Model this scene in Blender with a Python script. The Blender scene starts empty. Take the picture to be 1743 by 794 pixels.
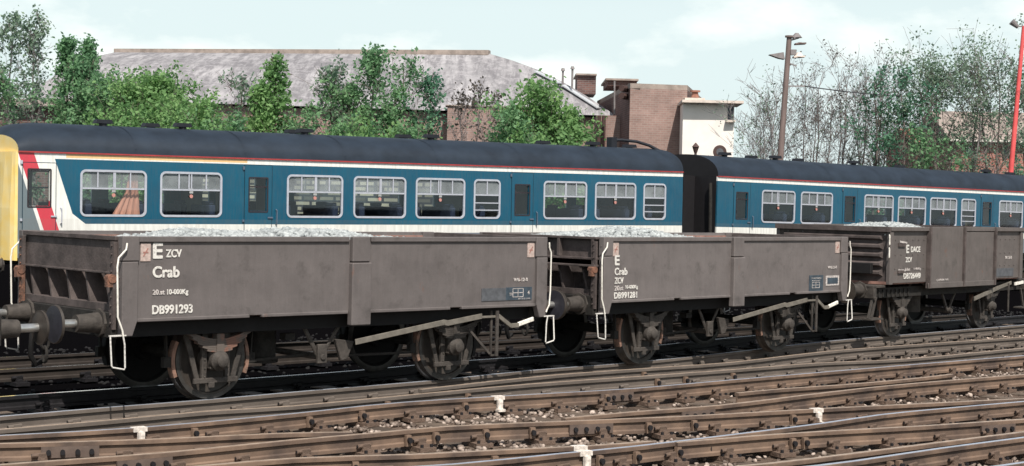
import bpy, math, random
import numpy as np
from mathutils import Vector, Matrix
R = math.radians
S = bpy.context.scene
COL = S.collection
rnd = random.Random(7)

# ------------------------------------------------------------------ camera
F, PIT, ROLL, H = 2680.3, .01961, .02237, 2.403      # focal length in px of the 1743 px wide photo, metres above rail head
PW, PH = 1743., 794.
cp, sp, cr, sr = math.cos(PIT), math.sin(PIT), math.cos(ROLL), math.sin(ROLL)
cam = bpy.data.objects.new('camera', bpy.data.cameras.new('camera')); COL.objects.link(cam)
fw = Vector((0, cp, -sp)); up0 = Vector((0, sp, cp)); x0 = Vector((1, 0, 0))
rt = x0*cr + up0*sr; up = up0*cr - x0*sr
M = Matrix((rt, up, -fw)).transposed().to_4x4(); M.translation = (0, 0, H)
cam.matrix_world = M
cam.data.sensor_width = 36; cam.data.lens = F/PW*36; cam.data.clip_end = 3000; cam.data.clip_start = .1
S.camera = cam

# ------------------------------------------------------------------ sky, sun, exposure
SUN_DIR = Vector((.24, -.97, 0)).normalized(); SUN_EL = R(52)
sunv = Vector((SUN_DIR.x*math.cos(SUN_EL), SUN_DIR.y*math.cos(SUN_EL), math.sin(SUN_EL)))
w = bpy.data.worlds.new('World'); S.world = w; w.use_nodes = True
nt = w.node_tree; nt.nodes.clear()
def N(t, ty, **k):
    n = t.nodes.new(ty)
    for a, b in k.items(): setattr(n, a, b)
    return n
sky = N(nt, 'ShaderNodeTexSky', sky_type='NISHITA', sun_disc=False, sun_elevation=SUN_EL,
        sun_rotation=math.atan2(SUN_DIR.x, SUN_DIR.y), air_density=1.0, dust_density=2.5, ozone_density=1.0)
bg = N(nt, 'ShaderNodeBackground'); out = N(nt, 'ShaderNodeOutputWorld')
tc = N(nt, 'ShaderNodeTexCoord'); mp = N(nt, 'ShaderNodeMapping'); mp.inputs['Scale'].default_value = (1, 1, 2.2)
no = N(nt, 'ShaderNodeTexNoise'); no.inputs['Scale'].default_value = 6.5; no.inputs['Detail'].default_value = 7; no.inputs['Roughness'].default_value = .55
rp = N(nt, 'ShaderNodeValToRGB'); rp.color_ramp.elements[0].position = .50; rp.color_ramp.elements[0].color = (0, 0, 0, 1)
rp.color_ramp.elements[1].position = .68; rp.color_ramp.elements[1].color = (1, 1, 1, 1)
mx = N(nt, 'ShaderNodeMix', data_type='RGBA'); mx.inputs['B'].default_value = (10.0, 11.6, 11.6, 1)
L = nt.links.new
L(tc.outputs['Generated'], mp.inputs['Vector']); L(mp.outputs[0], no.inputs['Vector']); L(no.outputs['Fac'], rp.inputs['Fac'])
sxz = N(nt, 'ShaderNodeSeparateXYZ'); mr = N(nt, 'ShaderNodeMapRange'); mr.inputs['From Min'].default_value = .12; mr.inputs['From Max'].default_value = .5
mr.inputs['To Min'].default_value = 1; mr.inputs['To Max'].default_value = .12; mu = N(nt, 'ShaderNodeMath', operation='MULTIPLY')
L(tc.outputs['Generated'], sxz.inputs[0]); L(sxz.outputs['Z'], mr.inputs['Value']); mu.inputs[0].default_value = .85; L(mr.outputs[0], mu.inputs[1]); cm = N(nt, 'ShaderNodeMath', operation='MULTIPLY'); L(rp.outputs[0], cm.inputs[0]); L(mr.outputs[0], cm.inputs[1]); cl = N(nt, 'ShaderNodeMix', data_type='RGBA'); cl.inputs['B'].default_value = (13.2, 13.6, 13.0, 1)
L(mu.outputs[0], mx.inputs['Factor']); L(sky.outputs[0], mx.inputs['A']); L(mx.outputs['Result'], cl.inputs['A']); L(cm.outputs[0], cl.inputs['Factor']); L(cl.outputs['Result'], bg.inputs['Color'])
bg.inputs['Strength'].default_value = .078
L(bg.outputs[0], out.inputs['Surface'])
sl = bpy.data.lights.new('sun', 'SUN'); sl.energy = 5.0; sl.angle = R(.5); sl.color = (1, .94, .86)
sun = bpy.data.objects.new('sun', sl); COL.objects.link(sun); sun.rotation_euler = sunv.to_track_quat('Z', 'Y').to_euler()
S.view_settings.view_transform = 'Standard'; S.view_settings.look = 'None'
S.view_settings.gamma = 1; S.view_settings.exposure = 0.18; S.view_settings.use_curve_mapping = False

# ------------------------------------------------------------------ photo -> world helpers
def ray(px, py):
    a, b = px-PW/2, py-PH/2
    X = a*cr+b*sr; Y = a*sr-b*cr
    return np.array([X, F*cp+Y*sp, -F*sp+Y*cp])
def ground(px, py, z=0.):
    d = ray(px, py); t = (z-H)/d[2]; return Vector((d[0]*t, d[1]*t, z))
def at(px, py, D):
    d = ray(px, py); t = D/d[1]; return Vector((d[0]*t, D, d[2]*t+H))
def side(v, lat, px, py):
    x, y, a, z0, g = v; d = ray(px, py); nx, ny = -math.sin(a), math.cos(a); ox, oy = x+lat*nx, y+lat*ny
    t = (ox*nx+oy*ny)/(d[0]*nx+d[1]*ny); P = d*t; s = (P[0]-ox)*math.cos(a)+(P[1]-oy)*math.sin(a)
    return s, P[2]+H-z0-g*s

# ------------------------------------------------------------------ materials
MAT = {}
def mat(name, col, rough=.7, var=.25, scale=6., metal=0., spec=.4, col2=None, bump=0., stretch=(1, 1, 1), detail=6, lo=.35, hi=.65, bscale=None, dist=.02):
    if name in MAT: return MAT[name]
    m = bpy.data.materials.new(name); m.use_nodes = True; t = m.node_tree; b = t.nodes['Principled BSDF']
    c = Vector(col); c2 = Vector(col2) if col2 else c*(1-var)
    if not col2: c = c*(1+var*.6)
    tc = N(t, 'ShaderNodeTexCoord'); mp = N(t, 'ShaderNodeMapping'); mp.inputs['Scale'].default_value = stretch
    n = N(t, 'ShaderNodeTexNoise'); n.inputs['Scale'].default_value = scale; n.inputs['Detail'].default_value = detail; n.inputs['Roughness'].default_value = .62
    r = N(t, 'ShaderNodeValToRGB'); e = r.color_ramp.elements
    e[0].position = lo; e[0].color = (*c2, 1); e[1].position = hi; e[1].color = (*c, 1)
    t.links.new(tc.outputs['Object'], mp.inputs[0]); t.links.new(mp.outputs[0], n.inputs['Vector']); t.links.new(n.outputs['Fac'], r.inputs[0])
    t.links.new(r.outputs[0], b.inputs['Base Color'])
    b.inputs['Roughness'].default_value = rough; b.inputs['Metallic'].default_value = metal; b.inputs['Specular IOR Level'].default_value = spec
    if bump:
        n2 = N(t, 'ShaderNodeTexNoise'); n2.inputs['Scale'].default_value = bscale or scale*6; n2.inputs['Detail'].default_value = 6
        t.links.new(mp.outputs[0], n2.inputs['Vector'])
        bp = N(t, 'ShaderNodeBump'); bp.inputs['Strength'].default_value = bump; bp.inputs['Distance'].default_value = dist
        t.links.new(n2.outputs['Fac'], bp.inputs['Height']); t.links.new(bp.outputs[0], b.inputs['Normal'])
    MAT[name] = m; return m
def mnode(t, op, a, b=None, c=None):
    n = N(t, 'ShaderNodeMath', operation=op)
    for i, v in enumerate((a, b, c)):
        if v is None: continue
        if isinstance(v, (int, float)): n.inputs[i].default_value = v
        else: t.links.new(v, n.inputs[i])
    return n.outputs[0]
def mixc(t, fac, a, b):
    n = N(t, 'ShaderNodeMix', data_type='RGBA')
    for k, v in (('Factor', fac), ('A', a), ('B', b)):
        if isinstance(v, (int, float)): n.inputs[k].default_value = v
        elif isinstance(v, (tuple, list)): n.inputs[k].default_value = (*v, 1) if len(v) == 3 else v
        else: t.links.new(v, n.inputs[k])
    return n.outputs['Result']
def noise(t, vec, scale, detail=5, rough=.6):
    n = N(t, 'ShaderNodeTexNoise'); n.inputs['Scale'].default_value = scale; n.inputs['Detail'].default_value = detail; n.inputs['Roughness'].default_value = rough
    t.links.new(vec, n.inputs['Vector']); return n.outputs['Fac']
def mapped(t, scale, rot=(0, 0, 0)):
    tc = N(t, 'ShaderNodeTexCoord'); mp = N(t, 'ShaderNodeMapping'); mp.inputs['Scale'].default_value = scale; mp.inputs['Rotation'].default_value = rot
    t.links.new(tc.outputs['Object'], mp.inputs[0]); return mp.outputs[0]
def ramp(t, fac, pts):
    r = N(t, 'ShaderNodeValToRGB'); e = r.color_ramp.elements
    while len(e) < len(pts): e.new(.5)
    for i, (p, c) in enumerate(pts): e[i].position = p; e[i].color = (*c, 1) if len(c) == 3 else c
    t.links.new(fac, r.inputs[0]); return r.outputs[0]

def wagon_paint(name, base, seed):
    m = bpy.data.materials.new(name); m.use_nodes = True; t = m.node_tree; b = t.nodes['Principled BSDF']
    base = Vector(base)
    v1 = mapped(t, (1, 1, 1)); v2 = mapped(t, (7, 7, .8)); v2b = mapped(t, (1.3, 1.3, .5))
    c = ramp(t, noise(t, v1, 2.2+seed*.1, 8), [(.3, base*.80), (.5, base*1.0), (.7, base*1.18)])
    st = ramp(t, noise(t, v2, 2.0+seed*.13, 6, .7), [(.45, (0, 0, 0)), (.75, (1, 1, 1))])
    c = mixc(t, mnode(t, 'MULTIPLY', st, .28), c, tuple(base*1.55))
    fine = noise(t, v1, 70, 3, .7)
    c = mixc(t, mnode(t, 'MULTIPLY', fine, .45), c, tuple(base*.65))
    rs = ramp(t, noise(t, v2b, 3.1+seed*.4, 9, .72), [(.62, (0, 0, 0)), (.70, (1, 1, 1))])
    c = mixc(t, mnode(t, 'MULTIPLY', rs, .6), c, (.17, .075, .045))
    dk = ramp(t, noise(t, v1, 3.3+seed*.2, 6, .7), [(.55, (0, 0, 0)), (.70, (1, 1, 1))])
    c = mixc(t, mnode(t, 'MULTIPLY', dk, .5), c, (.05, .045, .042))
    t.links.new(c, b.inputs['Base Color']); b.inputs['Roughness'].default_value = .62; b.inputs['Specular IOR Level'].default_value = .35
    bp = N(t, 'ShaderNodeBump'); bp.inputs['Strength'].default_value = .35; bp.inputs['Distance'].default_value = .02
    t.links.new(noise(t, v1, 3.5, 4), bp.inputs['Height']); t.links.new(bp.outputs[0], b.inputs['Normal'])
    MAT[name] = m; return m
wagon_paint('wagon_brown', (.128, .113, .110), 1); wagon_paint('wagon_brown_two', (.146, .129, .125), 2); wagon_paint('wagon_brown_three', (.118, .103, .097), 3)
mat('wagon_inside', (.27, .15, .12), .9, .4, 5, bump=.3)
mat('wagon_end_dark', (.085, .068, .064), .8, .4, 4, bump=.3)
mat('rust', (.24, .115, .075), .9, .45, 9, bump=.4, col2=(.09, .055, .042), lo=.38, hi=.62)
mat('under_dirt_shade', (.020, .018, .016), .85, .45, 9, bump=.4)  # dirt, with the shade beneath the vehicles darkened into it
mat('under_shade_black', (.007, .0065, .007), .8, .3, 9)  # near black stands for the shade on far-side and underframe parts
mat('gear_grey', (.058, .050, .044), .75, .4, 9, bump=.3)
mat('lever_grey', (.155, .14, .118), .7, .25, 9)
mat('brake_rust', (.26, .15, .11), .85, .3, 6, bump=.3, col2=(.07, .055, .045), lo=.4, hi=.6)
mat('wheel_steel', (.042, .034, .028), .6, .4, 7, spec=.5)
mat('tyre_steel', (.09, .085, .08), .35, .3, 7, metal=.6)
mat('shank_steel', (.55, .55, .53), .3, .2, 9, metal=.8)
mat('buffer_face', (.035, .035, .045), .5, .4, 6)
mat('white_marker_paint', (.66, .60, .54), .8, .35, 30); mat('white_paint', (.78, .75, .68), .6, .12, 12, col2=(.42, .39, .34), lo=.30, hi=.48)
mat('white_worn', (.66, .64, .60), .7, .35, 40, col2=(.38, .36, .34), lo=.36, hi=.5)
mat('white_faded', (.50, .46, .44), .7, .4, 40, lo=.4, hi=.6)
mat('label_pink', (.47, .37, .33), .7, .25, 30)
mat('label_red', (.34, .17, .14), .7, .2, 30)
mat('panel_blue', (.045, .065, .085), .6, .3, 12)
mat('panel_faded', (.09, .095, .105), .6, .3, 12)
mat('stone', (.46, .49, .49), .95, .35, 11, spec=.2, bump=.5, bscale=30, col2=(.20, .215, .22), lo=.3, hi=.7, detail=2)
mat('coach_roof', (.017, .026, .040), .6, .3, 1.6, spec=.3, bump=.25, bscale=3, dist=.03)
mat('coach_black', (.009, .008, .010), .7, .2, 6)
mat('vent_black', (.012, .014, .020), .6, .2, 6)
mat('frame_silver', (.46, .48, .54), .45, .1, 8, metal=.15)
mat('frame_dark', (.03, .025, .03), .5, .2, 8)
mat('cab_yellow', (.82, .58, .17), .45, .12, 3, col2=(.80, .64, .30))
mat('seat_blue', (.016, .022, .05), .9, .3, 8)
mat('seat_head', (.35, .36, .36), .9, .2, 8)
mat('coach_inside', (.20, .17, .14), .8, .2, 2)
mat('curtain', (.55, .25, .19), .9, .15, 3, stretch=(4, 1, 1))
mat('sticker_red', (.50, .24, .21), .5, .1, 8)
mat('bogie', (.035, .034, .03), .8, .4, 6)
def livery(cab):
    m = bpy.data.materials.new('coach_livery'); m.use_nodes = True; t = m.node_tree; b = t.nodes['Principled BSDF']
    tc = N(t, 'ShaderNodeTexCoord'); sx = N(t, 'ShaderNodeSeparateXYZ'); t.links.new(tc.outputs['Object'], sx.inputs[0])
    X, Z = sx.outputs['X'], sx.outputs['Z']
    v = mapped(t, (1, 1, 1)); vs = mapped(t, (5, 5, .6))
    blue = ramp(t, noise(t, v, .9, 5), [(.3, (.001, .066, .122)), (.7, (.002, .092, .158))])
    white = ramp(t, noise(t, vs, 2.2, 5), [(.3, (.70, .70, .66)), (.6, (.84, .84, .80))])
    gt = lambda a, c: mnode(t, 'GREATER_THAN', a, c); lt = lambda a, c: mnode(t, 'LESS_THAN', a, c); mul = lambda a, c: mnode(t, 'MULTIPLY', a, c)
    c = blue
    c = mixc(t, gt(Z, 3.065), c, white)
    if cab: # pale orange first class strip
        c = mixc(t, mul(gt(Z, 3.09), mul(gt(X, .95), lt(X, 4.9))), c, (.80, .52, .25))
    c = mixc(t, gt(Z, 3.175), c, (.50, .055, .05))
    c = mixc(t, lt(Z, 1.80), c, white)
    c = mixc(t, lt(Z, 1.62), c, (.16, .19, .23))
    if cab:
        # slanting bands ahead of the blue: xs = position referred to the foot of the slant
        k = 0.345
        xs = mnode(t, 'ADD', X, mul(mnode(t, 'SUBTRACT', Z, 1.80), k))      # slants leftwards going up
        c = mixc(t, mul(lt(xs, 1.16), gt(Z, 1.62)), c, white)
        # rounded foot of the blue panel
        c = mixc(t, mul(lt(mnode(t, 'ADD', xs, mul(mnode(t, 'SUBTRACT', Z, 1.80), 1.0)), 1.36), lt(Z, 3.0)), c, white)
        c = mixc(t, mul(lt(xs, .78), gt(Z, 1.62)), c, (.58, .05, .075))
        c = mixc(t, mul(lt(xs, .47), gt(Z, 1.62)), c, white)
        c = mixc(t, lt(xs, .40), c, (.15, .19, .21))
        c = mixc(t, gt(Z, 3.185), c, (.50, .055, .05))
    dirt = ramp(t, noise(t, vs, 3.3, 8, .7), [(.4, (0, 0, 0)), (.8, (1, 1, 1))])
    c = mixc(t, mul(dirt, .25), c, (.10, .09, .08)); low = mnode(t, 'MULTIPLY', lt(Z, 1.9), mul(noise(t, vs, 2.0, 6), .22)); c = mixc(t, low, c, (.20, .17, .14))
    t.links.new(c, b.inputs['Base Color']); b.inputs['Roughness'].default_value = .27; b.inputs['Specular IOR Level'].default_value = .5
    bp = N(t, 'ShaderNodeBump'); bp.inputs['Strength'].default_value = .15; bp.inputs['Distance'].default_value = .03
    t.links.new(noise(t, v, 1.2, 2), bp.inputs['Height']); t.links.new(bp.outputs[0], b.inputs['Normal'])
    return m
MAT['livery_cab'] = livery(True); MAT['livery'] = livery(False)
def glassmat():
    m = bpy.data.materials.new('window_glass'); m.use_nodes = True; t = m.node_tree; t.nodes.clear()
    o = N(t, 'ShaderNodeOutputMaterial'); tr = N(t, 'ShaderNodeBsdfTransparent'); tr.inputs[0].default_value = (.86, .93, .91, 1)
    gl = N(t, 'ShaderNodeBsdfGlossy'); gl.inputs['Roughness'].default_value = .03; gl.inputs[0].default_value = (.9, .95, 1, 1)
    lw = N(t, 'ShaderNodeLayerWeight'); lw.inputs[0].default_value = .5; pw = mnode(t, 'ADD', mnode(t, 'MULTIPLY', mnode(t, 'POWER', lw.outputs['Facing'], 4), .6), .06); mi = N(t, 'ShaderNodeMixShader')
    t.links.new(pw, mi.inputs[0]); t.links.new(tr.outputs[0], mi.inputs[1]); t.links.new(gl.outputs[0], mi.inputs[2]); t.links.new(mi.outputs[0], o.inputs[0])
    return m
MAT['glass'] = glassmat()
def dust_sheen():
    m = MAT['glass'].copy(); m.name = 'dust_sheen_glass'; t = m.node_tree; o = [n for n in t.nodes if n.type == 'OUTPUT_MATERIAL'][0]; src = o.inputs[0].links[0].from_socket
    d = N(t, 'ShaderNodeBsdfDiffuse'); d.inputs[0].default_value = (.42, .46, .48, 1); tc = N(t, 'ShaderNodeTexCoord'); n = noise(t, tc.outputs['Object'], 1.7, 5)  # upper panes: sky sheen and dust painted in as pale diffuse
    mi = N(t, 'ShaderNodeMixShader'); t.links.new(mnode(t, 'MULTIPLY', n, .75), mi.inputs[0]); t.links.new(src, mi.inputs[1]); t.links.new(d.outputs[0], mi.inputs[2]); t.links.new(mi.outputs[0], o.inputs[0]); return m
MAT['dust_sheen_glass'] = dust_sheen()
def brick(name, c1, c2, mortar, scale=1., rot=(R(90), 0, 0)):
    m = bpy.data.materials.new(name); m.use_nodes = True; t = m.node_tree; b = t.nodes['Principled BSDF']
    tc = N(t, 'ShaderNodeTexCoord'); sx = N(t, 'ShaderNodeSeparateXYZ'); t.links.new(tc.outputs['Object'], sx.inputs[0])
    cb = N(t, 'ShaderNodeCombineXYZ'); t.links.new(mnode(t, 'ADD', sx.outputs['X'], sx.outputs['Y']), cb.inputs[0]); t.links.new(sx.outputs['Z'], cb.inputs[1])
    n = N(t, 'ShaderNodeTexBrick'); n.inputs['Color1'].default_value = (*c1, 1); n.inputs['Color2'].default_value = (*c2, 1); n.inputs['Mortar'].default_value = (*mortar, 1)
    n.inputs['Scale'].default_value = scale; n.inputs['Brick Width'].default_value = .32; n.inputs['Row Height'].default_value = .11; n.inputs['Mortar Size'].default_value = .014
    t.links.new(cb.outputs[0], n.inputs['Vector'])
    nz = ramp(t, noise(t, tc.outputs['Object'], .5, 8, .7), [(.3, (.62, .62, .62)), (.7, (1.15, 1.15, 1.15))])
    mm = N(t, 'ShaderNodeMix', data_type='RGBA', blend_type='MULTIPLY'); mm.inputs['Factor'].default_value = 1
    t.links.new(n.outputs['Color'], mm.inputs['A']); t.links.new(nz, mm.inputs['B'])
    t.links.new(mm.outputs['Result'], b.inputs['Base Color']); b.inputs['Roughness'].default_value = .9; b.inputs['Specular IOR Level'].default_value = .2
    MAT[name] = m
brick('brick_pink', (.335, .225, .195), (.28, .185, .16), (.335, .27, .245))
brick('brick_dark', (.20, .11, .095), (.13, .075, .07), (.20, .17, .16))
brick('brick_red', (.40, .17, .13), (.34, .13, .10), (.36, .28, .25))
def roofmat():
    m = bpy.data.materials.new('slate_roof'); m.use_nodes = True; t = m.node_tree; b = t.nodes['Principled BSDF']
    v1 = mapped(t, (1, 1, 1)); v2 = mapped(t, (1.5, .22, .22), (0, 0, R(14)))
    c = ramp(t, noise(t, v1, .30, 6, .65), [(.32, (.18, .175, .185)), (.68, (.40, .39, .40))])
    s = ramp(t, noise(t, v2, 1.3, 9, .75), [(.44, (0, 0, 0)), (.56, (1, 1, 1))])
    c = mixc(t, mnode(t, 'MULTIPLY', s, .75), c, (.145, .14, .15))
    f = ramp(t, noise(t, v1, 2.2, 6, .8), [(.5, (0, 0, 0)), (.60, (1, 1, 1))])
    c = mixc(t, mnode(t, 'MULTIPLY', f, .35), c, (.46, .44, .46))
    t.links.new(c, b.inputs['Base Color']); b.inputs['Roughness'].default_value = .9; b.inputs['Specular IOR Level'].default_value = .15
    MAT['slate_roof'] = m
roofmat()
mat('coping', (.30, .25, .22), .9, .3, 2)
mat('tile_red', (.30, .14, .10), .9, .3, 3)
mat('render_pale', (.82, .77, .72), .8, .08, 1)
mat('concrete_pale', (.62, .54, .48), .8, .2, 3)
mat('pipe_dark', (.07, .04, .035), .7, .2, 3)
mat('roof_glass', (.52, .54, .56), .3, .1, 3)
mat('window_dark', (.03, .04, .055), .3, .2, 3)
mat('bark', (.135, .11, .10), .9, .35, 5)
mat('bark_pale', (.21, .19, .19), .9, .3, 5)
mat('pole_wood', (.175, .13, .12), .85, .25, 3, stretch=(6, 6, .5))
mat('pole_red', (.70, .10, .10), .5, .15, 3)
mat('lamp_metal', (.22, .20, .20), .5, .2, 5)
mat('wire', (.08, .08, .09), .6)
def leafmat(name, c1, c2, c3):
    m = bpy.data.materials.new(name); m.use_nodes = True; t = m.node_tree; b = t.nodes['Principled BSDF']
    tc = N(t, 'ShaderNodeTexCoord')
    n1 = noise(t, tc.outputs['Object'], .9, 3); n2 = noise(t, tc.outputs['Object'], 9, 2)
    c = ramp(t, n1, [(.35, c1), (.55, c2), (.7, c3)]); c = mixc(t, mnode(t, 'MULTIPLY', n2, .5), c, c1)
    t.links.new(c, b.inputs['Base Color']); b.inputs['Roughness'].default_value = .6; b.inputs['Specular IOR Level'].default_value = .25
    tl = N(t, 'ShaderNodeBsdfTranslucent'); t.links.new(c, tl.inputs[0]); mi = N(t, 'ShaderNodeMixShader'); mi.inputs[0].default_value = .5
    o = t.nodes['Material Output']; t.links.new(b.outputs[0], mi.inputs[1]); t.links.new(tl.outputs[0], mi.inputs[2]); t.links.new(mi.outputs[0], o.inputs[0])
    MAT[name] = m
leafmat('leaf_bright', (.14, .28, .11), (.23, .40, .15), (.35, .52, .22))
leafmat('leaf_mid', (.14, .28, .15), (.20, .37, .18), (.29, .46, .24))
leafmat('leaf_dark', (.09, .22, .15), (.13, .28, .17), (.18, .34, .20))
leafmat('leaf_grey', (.18, .27, .20), (.24, .34, .24), (.32, .42, .28))
leafmat('leaf_brown', (.10, .09, .075), (.14, .12, .10), (.20, .18, .14))
mat('wood_far', (.16, .20, .20), .9, .3, .1)
def groundmat():
    m = bpy.data.materials.new('yard_ground'); m.use_nodes = True; t = m.node_tree; b = t.nodes['Principled BSDF']
    v = mapped(t, (1, 1, 1))
    c = ramp(t, noise(t, v, .8, 9, .7), [(.33, (.038, .029, .024)), (.5, (.105, .078, .063)), (.68, (.20, .152, .122))])
    f = ramp(t, noise(t, v, 26, 6, .8), [(.4, (0, 0, 0)), (.7, (1, 1, 1))])
    c = mixc(t, mnode(t, 'MULTIPLY', f, .5), c, (.30, .23, .185))
    # all ground behind the near rail painted near black for shade and oily grime
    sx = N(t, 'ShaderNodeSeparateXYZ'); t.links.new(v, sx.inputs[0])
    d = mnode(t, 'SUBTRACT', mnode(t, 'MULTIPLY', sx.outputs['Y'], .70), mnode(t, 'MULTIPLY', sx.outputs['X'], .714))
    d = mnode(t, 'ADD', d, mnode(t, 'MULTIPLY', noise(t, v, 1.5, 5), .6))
    shade = ramp(t, mnode(t, 'MULTIPLY', mnode(t, 'SUBTRACT', d, 15.75), 2.5), [(0., (0, 0, 0)), (1., (1, 1, 1))])
    c = mixc(t, mnode(t, 'MULTIPLY', shade, 1.), c, (.0038, .0036, .0042))
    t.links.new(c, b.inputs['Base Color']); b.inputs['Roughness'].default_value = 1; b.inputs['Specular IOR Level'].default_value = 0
    bp = N(t, 'ShaderNodeBump'); bp.inputs['Strength'].default_value = .9; bp.inputs['Distance'].default_value = .04
    t.links.new(noise(t, v, 22, 6, .75), bp.inputs['Height']); t.links.new(bp.outputs[0], b.inputs['Normal'])
    MAT['yard_ground'] = m
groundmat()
mat('ballast_stone', (.52, .43, .37), .95, .3, 8, spec=.15, col2=(.09, .068, .055), lo=.42, hi=.68, detail=2)
mat('dull_rust', (.032, .025, .021), .8, .3, 5); mat('sleeper_wood', (.12, .09, .068), .85, .5, 3, bump=.8, stretch=(1, 1, 1))
mat('rail_rust', (.205, .138, .098), .8, .35, 1.6, bump=.3, col2=(.075, .053, .043), detail=9, lo=.36, hi=.64)
mat('rail_top', (.50, .54, .62), .40, .15, 9, metal=.5); mat('rail_top_mirror', (.72, .78, .85), .09, .1, 9, metal=.95); mat('rail_dark_rust', (.11, .08, .066), .8, .4, 4); mat('rail_grey_rust', (.135, .112, .095), .8, .35, 1.6, bump=.3, col2=(.095, .078, .066), detail=9, lo=.36, hi=.64)
mat('rail_top_brown', (.36, .28, .215), .5, .3, 9, metal=.1)
mat('chair_iron', (.135, .093, .070), .85, .3, 9, bump=.5)
mat('oily_shade_iron', (.012, .011, .013), .6, .4, 9)  # black bolts; on rails and chairs behind, shade put into the colour

# ------------------------------------------------------------------ mesh builder
class MB:
    def __init__(s): s.v = []; s.f = []; s.m = []
    def add(s, vs, fs, mi=0):
        o = len(s.v); s.v += [tuple(v) for v in vs]; s.f += [tuple(i+o for i in f) for f in fs]; s.m += [mi]*len(fs); return s
    def box(s, x0, x1, y0, y1, z0, z1, mi=0):
        return s.add([(x0,y0,z0),(x1,y0,z0),(x1,y1,z0),(x0,y1,z0),(x0,y0,z1),(x1,y0,z1),(x1,y1,z1),(x0,y1,z1)],
                     [(0,3,2,1),(4,5,6,7),(0,1,5,4),(1,2,6,5),(2,3,7,6),(3,0,4,7)], mi)
    def prism(s, poly, y0, y1, mi=0):         # poly in xz, extruded in y
        n = len(poly)
        area = sum(poly[i][0]*poly[(i+1)%n][1]-poly[(i+1)%n][0]*poly[i][1] for i in range(n))
        if area < 0: poly = poly[::-1]
        vs = [(x, y0, z) for x, z in poly]+[(x, y1, z) for x, z in poly]
        fs = [tuple(range(n)), tuple(range(2*n-1, n-1, -1))]+[(i, i+n, (i+1)%n+n, (i+1)%n) for i in range(n)]
        return s.add(vs, fs, mi)
    def prismx(s, poly, x0, x1, mi=0):        # poly in yz, extruded in x
        n = len(poly)
        area = sum(poly[i][0]*poly[(i+1)%n][1]-poly[(i+1)%n][0]*poly[i][1] for i in range(n))
        if area < 0: poly = poly[::-1]
        vs = [(x0, y, z) for y, z in poly]+[(x1, y, z) for y, z in poly]
        fs = [tuple(range(n-1, -1, -1)), tuple(range(n, 2*n))]+[(i, (i+1)%n, (i+1)%n+n, i+n) for i in range(n)]
        return s.add(vs, fs, mi)
    def bar(s, a, b, w, h, mi=0, upv=(0, 0, 1)):
        a, b = Vector(a), Vector(b); d = (b-a).normalized(); u = Vector(upv)
        r = d.cross(u)
        if r.length < 1e-4: r = d.cross(Vector((1, 0, 0)))
        r.normalize(); u = r.cross(d)
        vs = [p+r*(i*w/2)+u*(j*h/2) for p in (a, b) for i, j in ((-1,-1),(1,-1),(1,1),(-1,1))]
        return s.add(vs, [(0,1,2,3),(7,6,5,4),(0,4,5,1),(1,5,6,2),(2,6,7,3),(3,7,4,0)], mi)
    def cyl(s, a, b, r, r2=None, n=16, mi=0, caps=True):
        a, b = Vector(a), Vector(b); d = (b-a).normalized(); r2 = r if r2 is None else r2
        u = d.cross(Vector((0, 0, 1)));
        if u.length < 1e-3: u = d.cross(Vector((1, 0, 0)))
        u.normalize(); q = d.cross(u)
        vs = [a+(u*math.cos(2*math.pi*i/n)+q*math.sin(2*math.pi*i/n))*r for i in range(n)]+[b+(u*math.cos(2*math.pi*i/n)+q*math.sin(2*math.pi*i/n))*r2 for i in range(n)]
        fs = [(i, (i+1)%n, (i+1)%n+n, i+n) for i in range(n)]
        if caps: fs += [tuple(range(n-1, -1, -1)), tuple(range(n, 2*n))]
        return s.add(vs, fs, mi)
    def tube(s, pts, r, n=8, mi=0):
        pts = [Vector(p) for p in pts]; rs = r if isinstance(r, (list, tuple)) else [r]*len(pts); vs = []
        u = None
        for i, p in enumerate(pts):
            d = (pts[min(i+1, len(pts)-1)]-pts[max(i-1, 0)]).normalized()
            if u is None:
                u = d.cross(Vector((0, 0, 1)))
                if u.length < .05: u = d.cross(Vector((1, 0, 0)))
            u = (u-d*u.dot(d)).normalized(); q = d.cross(u)
            vs += [p+(u*math.cos(2*math.pi*k/n)+q*math.sin(2*math.pi*k/n))*rs[i] for k in range(n)]
        fs = [(i*n+k, i*n+(k+1)%n, (i+1)*n+(k+1)%n, (i+1)*n+k) for i in range(len(pts)-1) for k in range(n)]
        fs += [tuple(range(n-1, -1, -1)), tuple(range((len(pts)-1)*n, len(pts)*n))]
        return s.add(vs, fs, mi)
    def lathey(s, cx, cz, prof, n=32, mi=0):   # prof: list of (y, r), closed loop
        vs = []; m = len(prof)
        for i in range(n):
            a = 2*math.pi*i/n
            vs += [(cx+r*math.cos(a), y, cz+r*math.sin(a)) for y, r in prof]
        fs = [(i*m+k, i*m+(k+1)%m, ((i+1)%n)*m+(k+1)%m, ((i+1)%n)*m+k) for i in range(n) for k in range(m)]
        return s.add(vs, fs, mi)
    def build(s, name, mats, parent=None, smooth=False, bevel=0):
        me = bpy.data.meshes.new(name); me.from_pydata(s.v, [], s.f)
        for m in (mats if isinstance(mats, (list, tuple)) else [mats]): me.materials.append(MAT[m])
        me.polygons.foreach_set('material_index', s.m)
        if smooth: me.shade_smooth() if hasattr(me, 'shade_smooth') else None
        me.update()
        o = bpy.data.objects.new(name, me); COL.objects.link(o)
        if parent: o.parent = parent
        if smooth: 
            try: me.set_sharp_from_angle(angle=R(38))
            except Exception: pass
        if bevel:
            b = o.modifiers.new('bevel', 'BEVEL'); b.width = bevel; b.segments = 1; b.limit_method = 'ANGLE'
        return o
def tag(o, label=None, cat=None, group=None, kind=None):
    if label: o['label'] = label
    if cat: o['category'] = cat
    if group: o['group'] = group
    if kind: o['kind'] = kind
    return o
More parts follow.
